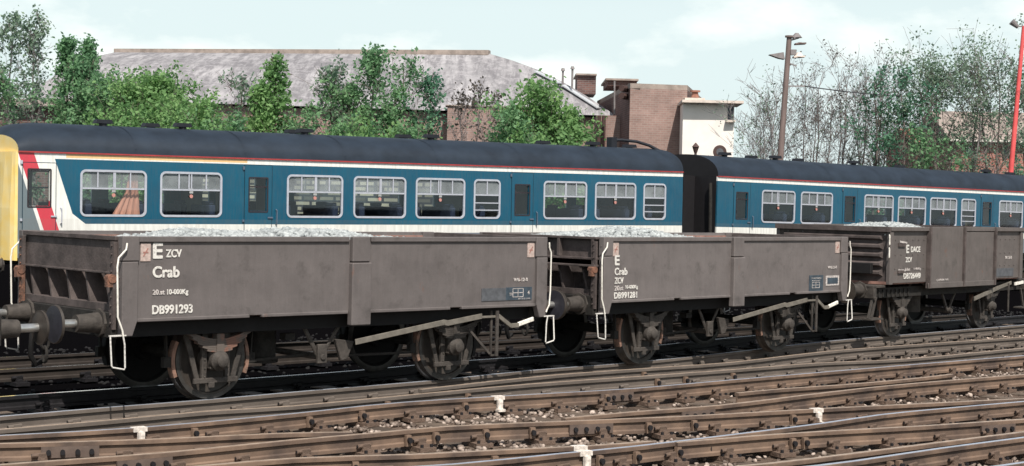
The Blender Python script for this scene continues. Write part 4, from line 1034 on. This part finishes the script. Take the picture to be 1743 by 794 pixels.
# shade under and behind the wagons put into the stones' near-black colour
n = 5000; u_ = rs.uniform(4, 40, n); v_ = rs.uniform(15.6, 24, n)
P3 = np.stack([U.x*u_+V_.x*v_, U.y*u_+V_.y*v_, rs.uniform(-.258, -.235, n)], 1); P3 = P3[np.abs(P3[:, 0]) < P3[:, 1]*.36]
MAT['shade_dark_stone'] = mat('shade_dark_stone', (.007, .0065, .007), .9, .5, 5)
o = stones_mesh('oily_shade_ballast', P3, rs.uniform(.02, .045, len(P3)), 'shade_dark_stone', 6); tag(o, 'oily ballast with shade painted into its colour, under and behind the wagons', 'ballast', kind='stuff')

# ------------------------------------------------------------------ buildings behind
def poly_obj(verts, faces, name, m, parent, mi=None):
    b = MB(); b.v = [tuple(v) for v in verts]; b.f = faces; b.m = mi or [0]*len(faces); return b.build(name, m, parent)
hall = empty('brick_hall', at(550, 330, 82).to_tuple()[:2]+(GZ,)); tag(hall, 'long brick hall with a broad weathered grey hipped roof', 'building')
def loc(p, r=hall): return Vector(p)-r.location
eL, eR = at(40, 160, 80), at(1049, 196, 84.5); eL.z = eR.z = 7.15
rL, rR = at(197, 92, 97), at(833, 90, 91); rz = (rL.z+rR.z)/2; rL.z, rR.z = rz+.1, rz-.05
inw = Vector((.03, 1, 0)); bL, bR = eL+inw*28, eR+inw*28
# slightly bowed slopes: intermediate row lifted
def lerp(a, b_, t): return Vector(a).lerp(Vector(b_), t)
NX, NZ = 24, 5; b = MB()
for j in range(NZ+1):
    t = j/NZ
    for i in range(NX+1):
        a_ = lerp(eL, eR, i/NX); c_ = lerp(rL, rR, i/NX); p = lerp(a_, c_, t); p.z += .45*math.sin(math.pi*t); b.v.append(tuple(loc(p)))
for j in range(NZ):
    for i in range(NX): q = j*(NX+1)+i; b.f.append((q, q+1, q+NX+2, q+NX+1)); b.m.append(0)
# hips and back
k0 = len(b.v); bow = lambda p, c, t: (lerp(p, c, t)+Vector((0, 0, .45*math.sin(math.pi*t))))
for (A, B_, Cc) in ((eR, bR, rR), (bL, eL, rL)):
    st = len(b.v)
    for j in range(NZ+1):
        b.v += [tuple(loc(bow(A, Cc, j/NZ))), tuple(loc(bow(B_, Cc, j/NZ)))]
    for j in range(NZ): q = st+2*j; b.f.append((q, q+1, q+3, q+2)); b.m.append(0)
st = len(b.v); b.v += [tuple(loc(p)) for p in (bL, bR, rR, rL)]; b.f.append((st+1, st, st+3, st+2)); b.m.append(0)
rf = b.build('roof', 'slate_roof', hall, smooth=False)
b = MB(); d = (rR-rL).normalized()
b.bar(loc(rL+Vector((0, 0, .05))), loc(rR+Vector((0, 0, .05))), .5, .28); b.build('ridge', 'coping', rf)
b = MB()
def wallq(b, p, q, ztop, th=.4, z0=GZ, mi=0, r=hall, ztop2=None):
    p, q = Vector((p.x, p.y, 0)), Vector((q.x, q.y, 0)); d = (q-p).normalized(); n_ = Vector((-d.y, d.x, 0))*th; z2 = ztop if ztop2 is None else ztop2
    L_ = lambda v, z: tuple(Vector((v.x, v.y, z))-r.location)
    b.add([L_(p, z0), L_(q, z0), L_(q+n_, z0), L_(p+n_, z0), L_(p, ztop), L_(q, z2), L_(q+n_, z2), L_(p+n_, ztop)], [(0,3,2,1),(4,5,6,7),(0,1,5,4),(1,2,6,5),(2,3,7,6),(3,0,4,7)], mi)
f = Vector((0, -.12, 0))
wallq(b, eL+inw*.4, eR+inw*.4, 7.05); wallq(b, eR+inw*.4-d*.4, bR-d*.4, 7.05); wallq(b, bL, eL+inw*.4, 7.05); wallq(b, bR-inw*.5, bL-inw*.5, 7.05)
b.build('wall', 'brick_pink', hall)
# parapet block rising past the eave
pA, pB = at(762, 182, 82.0), at(945, 186, 82.3); b = MB(); wallq(b, pA, pB, at(800, 181.5, 82).z, 1.2); wl = b.build('parapet_wall', 'brick_pink', hall)
b = MB(); wallq(b, pA-Vector((.1, .1, 0)), pB+Vector((.1, -.1, 0)), at(800, 179.5, 82).z, 1.4, z0=at(800, 181.3, 82).z); b.build('coping', 'coping', wl)
# lower brick wing joining hall and tower, down-pipes
pC, pD = at(1016, 197, 81.5), at(1073, 197, 81.5); b = MB(); wallq(b, pC, pD, at(1040, 197, 81.5).z, 2.5); b.build('wing_wall', 'brick_pink', hall)
for px in (1020, 1028):
    p = at(px, 197, 81.2); b = MB(); b.tube([loc(Vector((p.x, p.y, GZ))), loc(p)], .10, 8); b.build('drain_pipe', 'pipe_dark', hall, smooth=True)
# roof lights along the right hip
b = MB()
for t0, t1 in ((.34, .66), (.70, 1.16)):
    a_ = bow(eR, rR, 1-t1) if 0 else None
    p, q = bow(eR, rR, .78-t0*.6), bow(eR, rR, .78-t1*.6); o_ = Vector((-.30, -.25, -.03)); 
    b.bar(loc(p+o_), loc(q+o_), .38, .06)
b.build('roof_light', 'roof_glass', rf)
for px, py0, py1 in ((974, 135, 118), (958, 128, 121)):
    p = at(px, py0+4, 86); q = at(px, py1, 86); b = MB(); b.tube([loc(Vector((p.x, p.y, p.z-.4))), loc(Vector((p.x, p.y, q.z)))], .06, 8); b.cyl(loc(Vector((p.x, p.y, q.z))), loc(Vector((p.x, p.y, q.z+.15))), .13, .08, n=10); b.build('vent_pipe', 'lamp_metal', rf)

tower = empty('brick_tower', at(1110, 330, 78).to_tuple()[:2]+(GZ,)); tag(tower, 'tall plain brick tower block between the grey roof and the white building', 'building')
tA, tB = at(1073, 142, 78), at(1170, 150, 78.5); tC = at(1011, 150, 92); th_ = tA.z
b = MB(); base = [tA, tB, tB+Vector((2.8, 14, 0)), Vector((tC.x+.2, tC.y, 0))]
v = [Vector((p.x, p.y, GZ))-tower.location for p in base]+[Vector((p.x, p.y, th_-.25))-tower.location for p in base]
b.add(v, [(0, 1, 5, 4), (4, 5, 6, 7)], 0); b.add(v, [(1, 2, 6, 5), (2, 3, 7, 6), (3, 0, 4, 7)], 1)  # side walls get darker brick, painting in their shade
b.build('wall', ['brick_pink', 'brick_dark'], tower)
b = MB()
for p, q in zip(base, base[1:]+base[:1]): wallq(b, p, q, th_, .5, z0=th_-.246, r=tower)
b.build('parapet', 'coping', tower)
def blk(px0, px1, pyt, pyb, D, dep, m, name, par, r):
    a_, c_ = at(px0, pyb, D), at(px1, pyb, D); zt = at((px0+px1)/2, pyt, D).z; zb = min(a_.z, c_.z)
    b = MB(); wallq(b, a_, c_, zt, dep, z0=zb, r=r); return b.build(name, m, par)
blk(1034, 1084, 135.5, 146, 84, 4, 'brick_dark', 'roof_cabin', tower, tower); blk(1031, 1087, 134, 136.5, 83.8, 4.5, 'coping', 'cabin_roof', tower, tower)
blk(982, 1014, 127.5, 160, 90, 3, 'brick_dark', 'chimney_stack', tower, tower); blk(980, 1016, 125.5, 128, 89.8, 3.4, 'coping', 'chimney_cap', tower, tower)
p, q = at(1046, 195, 79.4), at(1046, 138, 79.4); b = MB(); b.tube([p-tower.location, q-tower.location], .045, 8); b.build('vent_pipe', 'lamp_metal', tower)
for py in (152, 165): 
    p = at(1067, py, 78.9); b = MB(); b.cyl(p-tower.location, p+Vector((-.3, -.5, 0))-tower.location, .16, n=8); b.build('wall_vent', 'pipe_dark', tower)

wh = empty('white_building', at(1208, 330, 76).to_tuple()[:2]+(GZ,)); tag(wh, 'small cream rendered building with a flat overhanging roof slab', 'building')
a_, c_ = at(1163, 178, 76), at(1250, 180, 75.9); zt = at(1200, 177, 76).z; b = MB()
wallq(b, a_, c_, zt, 2.2, r=wh); b.build('wall', 'render_pale', wh)
s0_, s1_ = at(1161, 178, 75.4), at(1266, 180, 75.3); b = MB(); wallq(b, s0_, s1_, at(1200, 171, 75.5).z, 3.0, z0=zt+.01, r=wh); rfw = b.build('roof_slab', 'concrete_pale', wh)
b = MB(); wallq(b, at(1166, 170, 76), at(1200, 170, 76), at(1190, 167, 76).z, 1.2, z0=at(1200, 171, 75.5).z+.01, r=wh); b.build('roof_upstand', 'concrete_pale', rfw)
p = at(1183, 167, 76.5); b = MB(); q = p-wh.location; b.cyl(q, q+Vector((0, 0, .28)), .2, .14, n=12); b.cyl(q+Vector((0, 0, .28)), q+Vector((0, 0, .36)), .25, n=12); b.build('chimney_pot', 'tile_red', rfw, smooth=True)
p, q = at(1239, 181, 75.9), at(1248, 205, 75.9); b = MB(); wallq(b, Vector((p.x, p.y-.03, 0)), Vector((q.x, q.y-.03, 0)), p.z, .08, z0=q.z, r=wh); b.build('window', 'window_dark', wh)
p, q = at(1236, 206, 75.6), at(1252, 206, 75.6); b = MB(); wallq(b, p, q, p.z+.05, .5, z0=p.z-.06, r=wh); b.build('window_sill', 'concrete_pale', wh)
# round mirror and a finial post in front of the cream wall
def lamp_round():
    p = at(1225, 259, 60); o = empty('round_mirror', (p.x, p.y, GZ)); tag(o, 'round dark disc on a post before the cream wall', 'mirror')
    z = p.z-GZ; b = MB(); b.cyl((0, -.05, z), (0, -.03, z), .24, .26, n=20); b.build('mirror_rim', 'pipe_dark', o); b = MB(); b.cyl((0, -.06, z), (0, -.049, z), .14, n=20); b.build('mirror_glass', 'panel_faded', o)
    b = MB(); b.tube([(0, 0, 0), (0, 0, z)], .05, 8); b.build('post', 'pipe_dark', o)
    p = at(1184, 256, 60); o = empty('lantern_post', (p.x, p.y, GZ)); tag(o, 'small dark lantern on a post at the foot of the cream wall', 'lamp post'); z = p.z-GZ
    b = MB(); b.cyl((0, 0, z-.1), (0, 0, z+.12), .06, .13, n=10); b.cyl((0, 0, z+.12), (0, 0, z+.28), .15, .02, n=10); b.build('lantern', 'pipe_dark', o); b = MB(); b.tube([(0, 0, 0), (0, 0, z-.1)], .05, 8); b.build('post', 'pipe_dark', o)
lamp_round()
# low brick shed at the far left and red brick house at the far right
shed = empty('brick_shed', at(70, 330, 72).to_tuple()[:2]+(GZ,)); tag(shed, 'low dark roofed brick shed behind the left trees', 'building')
b = MB(); wallq(b, at(-90, 178, 72), at(118, 178, 72), at(60, 182, 72).z, 7, r=shed); b.build('wall', 'brick_dark', shed)
p, q = at(-95, 178, 71.5), at(122, 178, 71.5); zt = at(60, 182, 72).z+.01; b = MB(); b.prismx([(p.y, zt), (p.y+8, zt), (p.y+4, zt+.55)], p.x, q.x)
b.v = [tuple(Vector(v)-shed.location) for v in b.v]; b.build('roof', 'coping', shed)
hs = empty('brick_house', at(1680, 330, 95).to_tuple()[:2]+(GZ,)); tag(hs, 'red brick house with a white gutter seen through the right trees', 'building')
b = MB(); wallq(b, at(1622, 241, 95), at(1800, 241, 95), at(1700, 242, 95).z, 9, r=hs); b.build('wall', 'brick_red', hs)
b = MB(); p, q = at(1616, 240, 94.5), at(1806, 240, 94.5); wallq(b, p, q, at(1700, 239, 94.5).z, .3, z0=at(1700, 242.4, 94.5).z, r=hs); b.build('gutter', 'white_paint', hs)
zt = at(1700, 240, 95).z; b = MB(); b.prismx([(p.y-.0, zt), (p.y+10, zt), (p.y+5, zt+2.0)], p.x, q.x); b.v = [tuple(Vector(v)-hs.location) for v in b.v]; b.build('roof', 'coping', hs)
for px in (1650, 1712):
    a_, c_ = at(px-5, 250, 94.9), at(px+5, 266, 94.9); b = MB(); wallq(b, a_, c_, a_.z, .1, z0=c_.z, r=hs); b.build('window', 'window_dark', hs)
h2 = empty('gabled_house', at(1590, 330, 100).to_tuple()[:2]+(GZ,)); tag(h2, 'smaller house with a red tiled roof, left of the white guttered house', 'building')
b = MB(); wallq(b, at(1560, 242, 100), at(1618, 242, 100), at(1590, 244, 100).z, 8, r=h2); b.build('wall', 'brick_red', h2)
p, q = at(1556, 242, 99.6), at(1622, 242, 99.6); zt = at(1590, 244, 100).z+.01; b = MB(); b.prismx([(p.y, zt), (p.y+9, zt), (p.y+4.5, zt+1.1)], p.x, q.x); b.v = [tuple(Vector(v)-h2.location) for v in b.v]; b.build('roof', 'tile_red', h2)
for px in (1575, 1602): a_, c_ = at(px-5, 255, 99.9), at(px+5, 268, 99.9); b = MB(); wallq(b, a_, c_, a_.z, .1, z0=c_.z, r=h2); b.build('window', 'window_dark', h2)

p, q = at(330, 330, 52), at(830, 330, 50); bw = empty('block_wall', (p.x, p.y, GZ)); tag(bw, 'wall of pale blocks with dark gaps, seen through the coach windows', 'wall')
brick('pale_blocks', (.50, .45, .36), (.05, .05, .05), (.04, .04, .05), 1.); t_ = MAT['pale_blocks'].node_tree
for n_ in t_.nodes:
    if n_.type == 'TEX_BRICK': n_.inputs['Brick Width'].default_value = .42; n_.inputs['Row Height'].default_value = .17; n_.inputs['Mortar Size'].default_value = .035
b = MB(); wallq(b, p, q, 3.15, .25, r=bw); b.build('wall', 'pale_blocks', bw)
# ------------------------------------------------------------------ poles
def lamp_pole():
    D = 55; top = at(1343.5, 64, D); foot = at(1326, 300, D); d = (foot-top); foot = top+d*((GZ-top.z)/d.z)
    o = empty('lamp_pole', foot); tag(o, 'leaning brown wooden pole with floodlights on top', 'lamp post')
    l = lambda px, py: at(px, py, D)-foot
    b = MB(); b.tube([(0, 0, 0), top-foot], [.135, .09], 12); b.cyl(top-foot, top-foot+Vector((0, 0, .06)), .15, n=12); b.build('pole', 'pole_wood', o, smooth=True)
    def wedge(px0, py0, px1, py1, name, m='lamp_metal', h=.16):
        a_, c_ = l(px0, py0), l(px1, py1); b = MB(); b.bar(a_, c_, .34, .05); mid = (a_+c_)/2
        b.cyl(mid, mid+Vector((0, 0, h)), .20, .06, n=12); b.build(name, m, o)
    b = MB(); dd = l(1330, 98)
    b.add([l(1310, 93), l(1334, 89), l(1336, 101), l(1326, 99)], [(0, 1, 2, 3)]); v0 = list(b.v); b.add([Vector(p)+Vector((0, .35, 0)) for p in v0], [(3, 2, 1, 0)]); b.f += [(0, 4, 5, 1), (1, 5, 6, 2), (2, 6, 7, 3), (3, 7, 4, 0)]; b.m += [0]*4
    b.build('floodlight', 'lamp_metal', o)
    wedge(1350, 98, 1369, 97, 'floodlight', 'concrete_pale'); wedge(1350, 66, 1362, 63, 'floodlight'); wedge(1353, 75.5, 1371, 74.5, 'floodlight', 'pole_wood', .05)
    for q in (((1343, 70), (1360, 65)), ((1341, 88), (1356, 86)), ((1338, 106), (1356, 113)), ((1333, 147), (1370, 147))): b = MB(); b.bar(l(*q[0]), l(*q[1]), .045, .045); b.build('bracket', 'lamp_metal', o)
    b = MB(); b.box(*[v for v in (l(1350, 90).x-.1, l(1350, 90).x+.1)], -.1, .1, l(1350, 94).z, l(1350, 85).z)
    b.build('junction_box', 'lamp_metal', o)
    b = MB(); P = []
    for k in range(21): t = k/20; P.append(at(1370+t*330, 147+t*18+18*4*t*(1-t)*.45, D+t*16)-foot)
    b.tube(P, .022, 5); b.build('wire', 'wire', o)
    D = 60.5; top = at(1742.5, 45, D); foot = at(1720, 300, D); d = foot-top; foot = top+d*((GZ-top.z)/d.z)
    o = empty('red_lamp_pole', foot); tag(o, 'slim red lamp pole at the right edge', 'lamp post'); l = lambda px, py: at(px, py, D)-foot
    b = MB(); b.tube([(0, 0, 0), top-foot], [.125, .07], 12); b.build('pole', 'pole_red', o, smooth=True)
    b = MB(); b.tube([l(1742, 45), l(1732, 45.5), l(1727, 44)], .03, 6); b.cyl(l(1733, 47), l(1722, 37), .07, .14, n=12); b.build('lamp_head', 'lamp_metal', o)
lamp_pole()

# ------------------------------------------------------------------ trees
def tree(px, ptop, D, halfw, leaf, label, cat='tree', leaves=3000, lsize=.082, stems=1, bare=False, name='leafy_tree', seed=0, shape='oval', base=.25, bark='bark', thick=.09, grp=None, lean=0, pbase=None):
    """px, ptop: column and top in the photo; halfw: crown half width in metres; base: height fraction where the crown begins"""
    rs = random.Random(seed); halfw *= 1.0; leaves = int(leaves*(1.7 if grp == G1 else 1.3)); top = at(px, ptop, D); Ht = top.z-GZ
    o = empty(name, (top.x, D, GZ)); tag(o, label, cat, grp)
    tb = MB(); tips = []
    def prof(t):       # crown half width against height fraction
        if t < base: return .0
        u = (t-base)/(1-base)
        if shape == 'cone': return (1-u)**.8*min(1, u*6+.3)
        if shape == 'column': return (math.sin(math.pi*min(1, u*.93+.07)))**.6*(1-.35*u)
        if shape == 'fan': return .35+.65*math.sin(math.pi*min(1, .15+u*.75))
        return math.sin(math.pi*min(1, .12+u*.86))**.7
    def grow(p, d, ln, r, depth):
        n = 4; pts = [p]; rr = [r]
        for i in range(n):
            d = (d+Vector((rs.gauss(0, .10), rs.gauss(0, .10), rs.gauss(.03, .06)))).normalized(); p = p+d*ln/n; pts.append(p); rr.append(r*(1-.75*(i+1)/n)+.004)
        tb.tube(pts, rr, 6 if depth == 0 else (5 if depth == 1 else 3))
        if depth >= 1: tips.extend(pts[2:])
        if depth < 3:
            nb = (0, 5, 4)[depth] if depth else 0
            for i in range(nb):
                k = rs.randint(1, n); q = pts[k]; dd = (d+Vector((rs.gauss(0, .65), rs.gauss(0, .65), rs.gauss(.1, .45)))).normalized()
                grow(q, dd, ln*rs.uniform(.38, .6), max(.006, rr[k]*.65), depth+1)
    for s_ in range(stems):
        off = Vector((rs.uniform(-1, 1)*halfw*.35*(stems > 1), rs.uniform(-1, 1)*halfw*.3*(stems > 1), 0)); h = Ht*(rs.uniform(.78, .98) if s_ else 1.0)
        if s_ == 0: off = Vector((0, 0, 0))
        P = []; n = 12; wob = Vector((0, 0, 0))
        for i in range(n+1):
            t = i/n; P.append(Vector((off.x*(.3+t), off.y*(.3+t), h*t))+wob)
            wob = wob+Vector((rs.gauss(0, .05), rs.gauss(0, .05), 0)) if i < n-1 else wob*.6
        if s_ == 0: P[-1] = Vector((0, 0, h))
        tb.tube(P, [thick*(1-.9*i/n)*(Ht/8)**.8+.008 for i in range(n+1)], 8)
        nb = int((26 if bare else 22)/(1 if stems == 1 else 1.5))
        for i in range(nb):
            t = base*.8+(1-base*.8)*(i+rs.random())/nb*.97; k = t*n; i0 = min(n-1, int(k)); p = P[i0].lerp(P[i0+1], k-i0)
            a = i*2.4+rs.uniform(-.5, .5); wd = max(.12, prof(t)*halfw*rs.uniform(.65, 1.1)*(.7 if stems > 1 else 1)); el = 1.0+.8*t+(0.4 if shape in ('column', 'fan') else 0)
            dd = Vector((math.cos(a), math.sin(a), el)).normalized(); ln = wd/max(.35, math.hypot(dd.x, dd.y)); ln = min(ln, (h-p.z+.25)/max(.2, dd.z))
            grow(p, dd, ln, max(.008, thick*.35*(1-t)*(Ht/8)), 1)
    arr = np.array(tb.v); mz = arr[:, 2].max()+.08; k3 = Ht/mz; r95 = np.percentile(np.hypot(arr[arr[:, 2] > .3*mz][:, 0], arr[arr[:, 2] > .3*mz][:, 1]), 97); kx = min(1.15, halfw/max(.1, r95))
    tb.v = [(x*kx, y*kx, z*k3) for x, y, z in tb.v]; tips = [Vector((p.x*kx, p.y*kx, p.z*k3)) for p in tips]
    tr = tb.build('trunk', bark, o)
    if leaves:
        b = rs; V = []; Fs = []
        arr = np.array([tuple(p) for p in tips]); R_ = np.random.RandomState(seed+1)
        # clumps around a random subset of the twig ends
        nc = min(len(arr), max(60, leaves//16)); ci = R_.choice(len(arr), nc, replace=False)
        w_ = R_.randint(0, nc, leaves); c = arr[ci[w_]]+R_.normal(0, 1, (leaves, 3))*np.array([.13, .13, .15])*(1+halfw*.10)
        sz = R_.uniform(.55, 1.3, leaves)*lsize
        nrm = R_.normal(0, 1, (leaves, 3))+np.array([0, 0, .6]); nrm /= np.linalg.norm(nrm, axis=1)[:, None]
        t1 = np.cross(nrm, R_.normal(0, 1, (leaves, 3))); t1 /= np.linalg.norm(t1, axis=1)[:, None]; t2 = np.cross(nrm, t1)
        q = np.stack([c+t1*sz[:, None], c+t2*sz[:, None]*.6, c-t1*sz[:, None], c-t2*sz[:, None]*.6], 1).reshape(-1, 3)
        me = bpy.data.meshes.new('crown'); me.vertices.add(len(q)); me.vertices.foreach_set('co', q.reshape(-1)); me.loops.add(len(q)); me.loops.foreach_set('vertex_index', np.arange(len(q), dtype=np.int32))
        me.polygons.add(leaves); me.polygons.foreach_set('loop_start', np.arange(0, len(q), 4, dtype=np.int32)); me.update(calc_edges=True); me.validate(); me.materials.append(MAT[leaf])
        co = bpy.data.objects.new('crown', me); COL.objects.link(co); co.parent = o
    return o
G1 = 'trees and bushes along the left and middle'; G2 = 'thin trees on the right'
T = tree
T(22, 22, 66, .8, 'leaf_grey', 'tall wispy tree at the left edge of the photo', leaves=1100, shape='column', base=.35, seed=1, grp=G1, name='wispy_tree', bark='bark_pale')
T(64, 14, 66, 1.0, 'leaf_grey', 'tallest wispy grey green tree, second from the left edge', leaves=1500, shape='column', base=.3, seed=2, grp=G1, name='wispy_tree', bark='bark_pale')
T(2, 105, 62, 1.0, 'leaf_mid', 'small green sapling cut by the left edge', leaves=900, shape='column', base=.3, seed=3, grp=G1)
T(110, 64, 62, .95, 'leaf_mid', 'narrow pointed tree left of the roof end', leaves=3000, shape='cone', base=.2, seed=4, grp=G1, stems=1)
T(148, 64, 62, .95, 'leaf_mid', 'narrow pointed tree touching the left end of the grey roof', leaves=3400, shape='cone', base=.15, seed=5, grp=G1)
T(130, 90, 61, 1.2, 'leaf_mid', 'short bush between the two narrow pointed trees', leaves=2500, shape='oval', base=.15, seed=51, grp=G1)
T(182, 104, 60, 1.3, 'leaf_mid', 'mid green tree at the foot of the left hip', leaves=3600, shape='oval', base=.15, seed=6, grp=G1)
T(232, 116, 58, 1.5, 'leaf_bright', 'bushy green tree left in the big clump', leaves=5200, shape='oval', base=.2, seed=7, grp=G1)
T(275, 107, 58, 1.6, 'leaf_bright', 'tallest bushy tree of the big green clump', leaves=6500, shape='oval', base=.2, seed=8, grp=G1)
T(336, 132, 57, 1.7, 'leaf_bright', 'broad bright bush right in the big clump', leaves=6000, shape='oval', base=.2, seed=9, grp=G1)
T(372, 168, 56, 1.2, 'leaf_mid', 'low bush at the right foot of the big clump', leaves=3500, shape='oval', base=.2, seed=10, grp=G1)
T(300, 165, 54, 2.0, 'leaf_bright', 'low front bush under the big clump', leaves=4500, shape='oval', base=.2, seed=101, grp=G1, name='bush', cat='bush')
T(215, 165, 54, 1.8, 'leaf_bright', 'low front bush left below the clump', leaves=3600, shape='oval', base=.2, seed=102, grp=G1, name='bush', cat='bush')
T(408, 115, 60, 1.0, 'leaf_grey', 'sparse greyish sapling between clump and cone shaped tree', leaves=600, shape='column', base=.3, seed=11, grp=G1, name='wispy_tree')
T(462, 92, 58, 1.4, 'leaf_bright', 'cone shaped green tree before the grey roof', leaves=5600, shape='cone', base=.1, seed=12, grp=G1, stems=2)
T(505, 180, 57, 1.2, 'leaf_mid', 'thin low bush right of the cone shaped tree', leaves=1100, shape='oval', base=.2, seed=13, grp=G1, name='bush', cat='bush')
T(573, 104, 59, 1.1, 'leaf_grey', 'thin grey green sapling left in the middle group', leaves=1100, shape='column', base=.25, seed=14, grp=G1)
T(624, 80, 59, 1.5, 'leaf_mid', 'tallest tree of the middle group, sprigs above the ridge', leaves=4300, shape='oval', base=.15, seed=15, grp=G1, stems=2)
T(688, 82, 59, 1.3, 'leaf_mid', 'right tall tree of the middle group', leaves=2600, shape='oval', base=.15, seed=16, grp=G1, stems=2)
T(732, 116, 59, .8, 'leaf_dark', 'narrow side tree at the right of the middle group', leaves=900, shape='column', base=.3, seed=17, grp=G1)
T(640, 185, 56, 2.0, 'leaf_bright', 'low bright bush beneath the middle group', leaves=4200, shape='oval', base=.2, seed=18, grp=G1, name='bush', cat='bush')
T(585, 188, 56, 1.1, 'leaf_mid', 'low bush at the left foot of the middle group', leaves=1800, shape='oval', base=.2, seed=181, grp=G1, name='bush', cat='bush')
T(706, 205, 56, .9, 'leaf_mid', 'low straggling bush right under the middle group', leaves=1000, shape='oval', base=.2, seed=182, grp=G1, name='bush', cat='bush')
for i, (px, tp) in enumerate(((785, 150), (812, 128), (840, 150))):
    T(px, tp, 62, .8, 'leaf_brown', ('left', 'middle', 'right')[i]+' bare sapling before the parapet wall', leaves=250, shape='column', base=.2, bare=True, seed=20+i, grp=G1, name='bare_sapling', bark='bark_pale', thick=.045)
T(903, 136, 55, 1.6, 'leaf_bright', 'bright green rounded tree before the hall corner', leaves=7500, shape='oval', base=.15, seed=30, grp=G1, stems=2)
T(965, 160, 55, 1.2, 'leaf_bright', 'right shoulder bush joined to the bright rounded tree', leaves=3600, shape='oval', base=.15, seed=31, grp=G1)
T(868, 178, 54, 1.0, 'leaf_mid', 'left shoulder bush beside the bright rounded tree', leaves=2200, shape='oval', base=.15, seed=32, grp=G1)
T(925, 200, 53, 1.9, 'leaf_bright', 'low bush at the foot of the bright rounded tree', leaves=3400, shape='oval', base=.15, seed=33, grp=G1, name='bush', cat='bush')
right = [(1292, 130, 1.7, 'leaf_grey', 350, 'low bare spreading tree just right of the cream building'), (1318, 95, 1.3, 'leaf_grey', 250, 'bare tree left of the lamp pole'),
         (1372, 78, 1.4, 'leaf_brown', 250, 'bare tree right of the lamp pole'), (1402, 98, 1.0, 'leaf_grey', 200, 'slender bare tree, second right of the lamp pole'),
         (1437, 62, 1.7, 'leaf_brown', 350, 'tall bare forked tree at the middle of the right group'), (1468, 120, 1.1, 'leaf_grey', 300, 'shorter bare tree before the dark leaved tree'),
         (1500, 68, 1.5, 'leaf_brown', 400, 'tall bare tree above the dark leaved one')]
for i, (px, tp, hw, lf, nl, lb) in enumerate(right):
    T(px, tp, 64, hw*1.15, lf, lb, leaves=nl*2, lsize=.05, shape='fan', base=.15, bare=True, seed=40+i, grp=G2, name='bare_tree', bark='bark_pale', stems=2, thick=.05)
T(1490, 112, 61, 1.5, 'leaf_dark', 'dark leaved tree half way along the right group', leaves=1500, lsize=.075, shape='oval', base=.15, seed=60, grp=G2, stems=2, thick=.06)
T(1545, 112, 61, 1.2, 'leaf_dark', 'dark green tree left of the tall spreading tree', leaves=1300, lsize=.075, shape='oval', base=.2, seed=61, grp=G2, stems=2, thick=.06)
T(1602, 38, 62, 3.0, 'leaf_grey', 'tall spreading green tree with a thick trunk', leaves=5200, lsize=.06, shape='fan', base=.3, seed=62, grp=G2, thick=.12)
T(1652, 24, 63, 2.6, 'leaf_grey', 'tallest thin leaved tree left of the red pole', leaves=3000, lsize=.06, shape='fan', base=.25, seed=63, grp=G2, stems=2, bark='bark_pale', thick=.06)
T(1700, 44, 63, 2.3, 'leaf_grey', 'thin leaved tree nearest the red pole', leaves=2400, lsize=.06, shape='fan', base=.2, seed=64, grp=G2, stems=2, bark='bark', thick=.06)
T(1752, 110, 68, 1.4, 'leaf_dark', 'dark green tree at the right edge', leaves=2200, shape='oval', base=.15, seed=65, grp=G2)
T(1570, 215, 58, .9, 'leaf_mid', 'low green bush before the gabled house', leaves=700, shape='oval', base=.1, seed=66, grp=G2, name='bush', cat='bush')
T(1610, 225, 58, 1.0, 'leaf_mid', 'low green bush at the foot of the thick trunk', leaves=700, shape='oval', base=.1, seed=67, grp=G2, name='bush', cat='bush')
# far off wood on the horizon
rs = np.random.RandomState(5); V = []
n = 9000; X = rs.uniform(-120, 190, n); hgt = 6.5+2.2*np.sin(X*.07)+1.4*np.sin(X*.23+1)+1*np.sin(X*.61)
Z = rs.uniform(0, 1, n)**.7*hgt; Yv = rs.uniform(250, 262, n); sz = rs.uniform(.5, 1.1, n)
o = stones_mesh('far_wood', np.stack([X, Yv, Z], 1), sz, 'wood_far', 9); tag(o, 'bluish far off wood on the horizon', 'wood', kind='stuff')
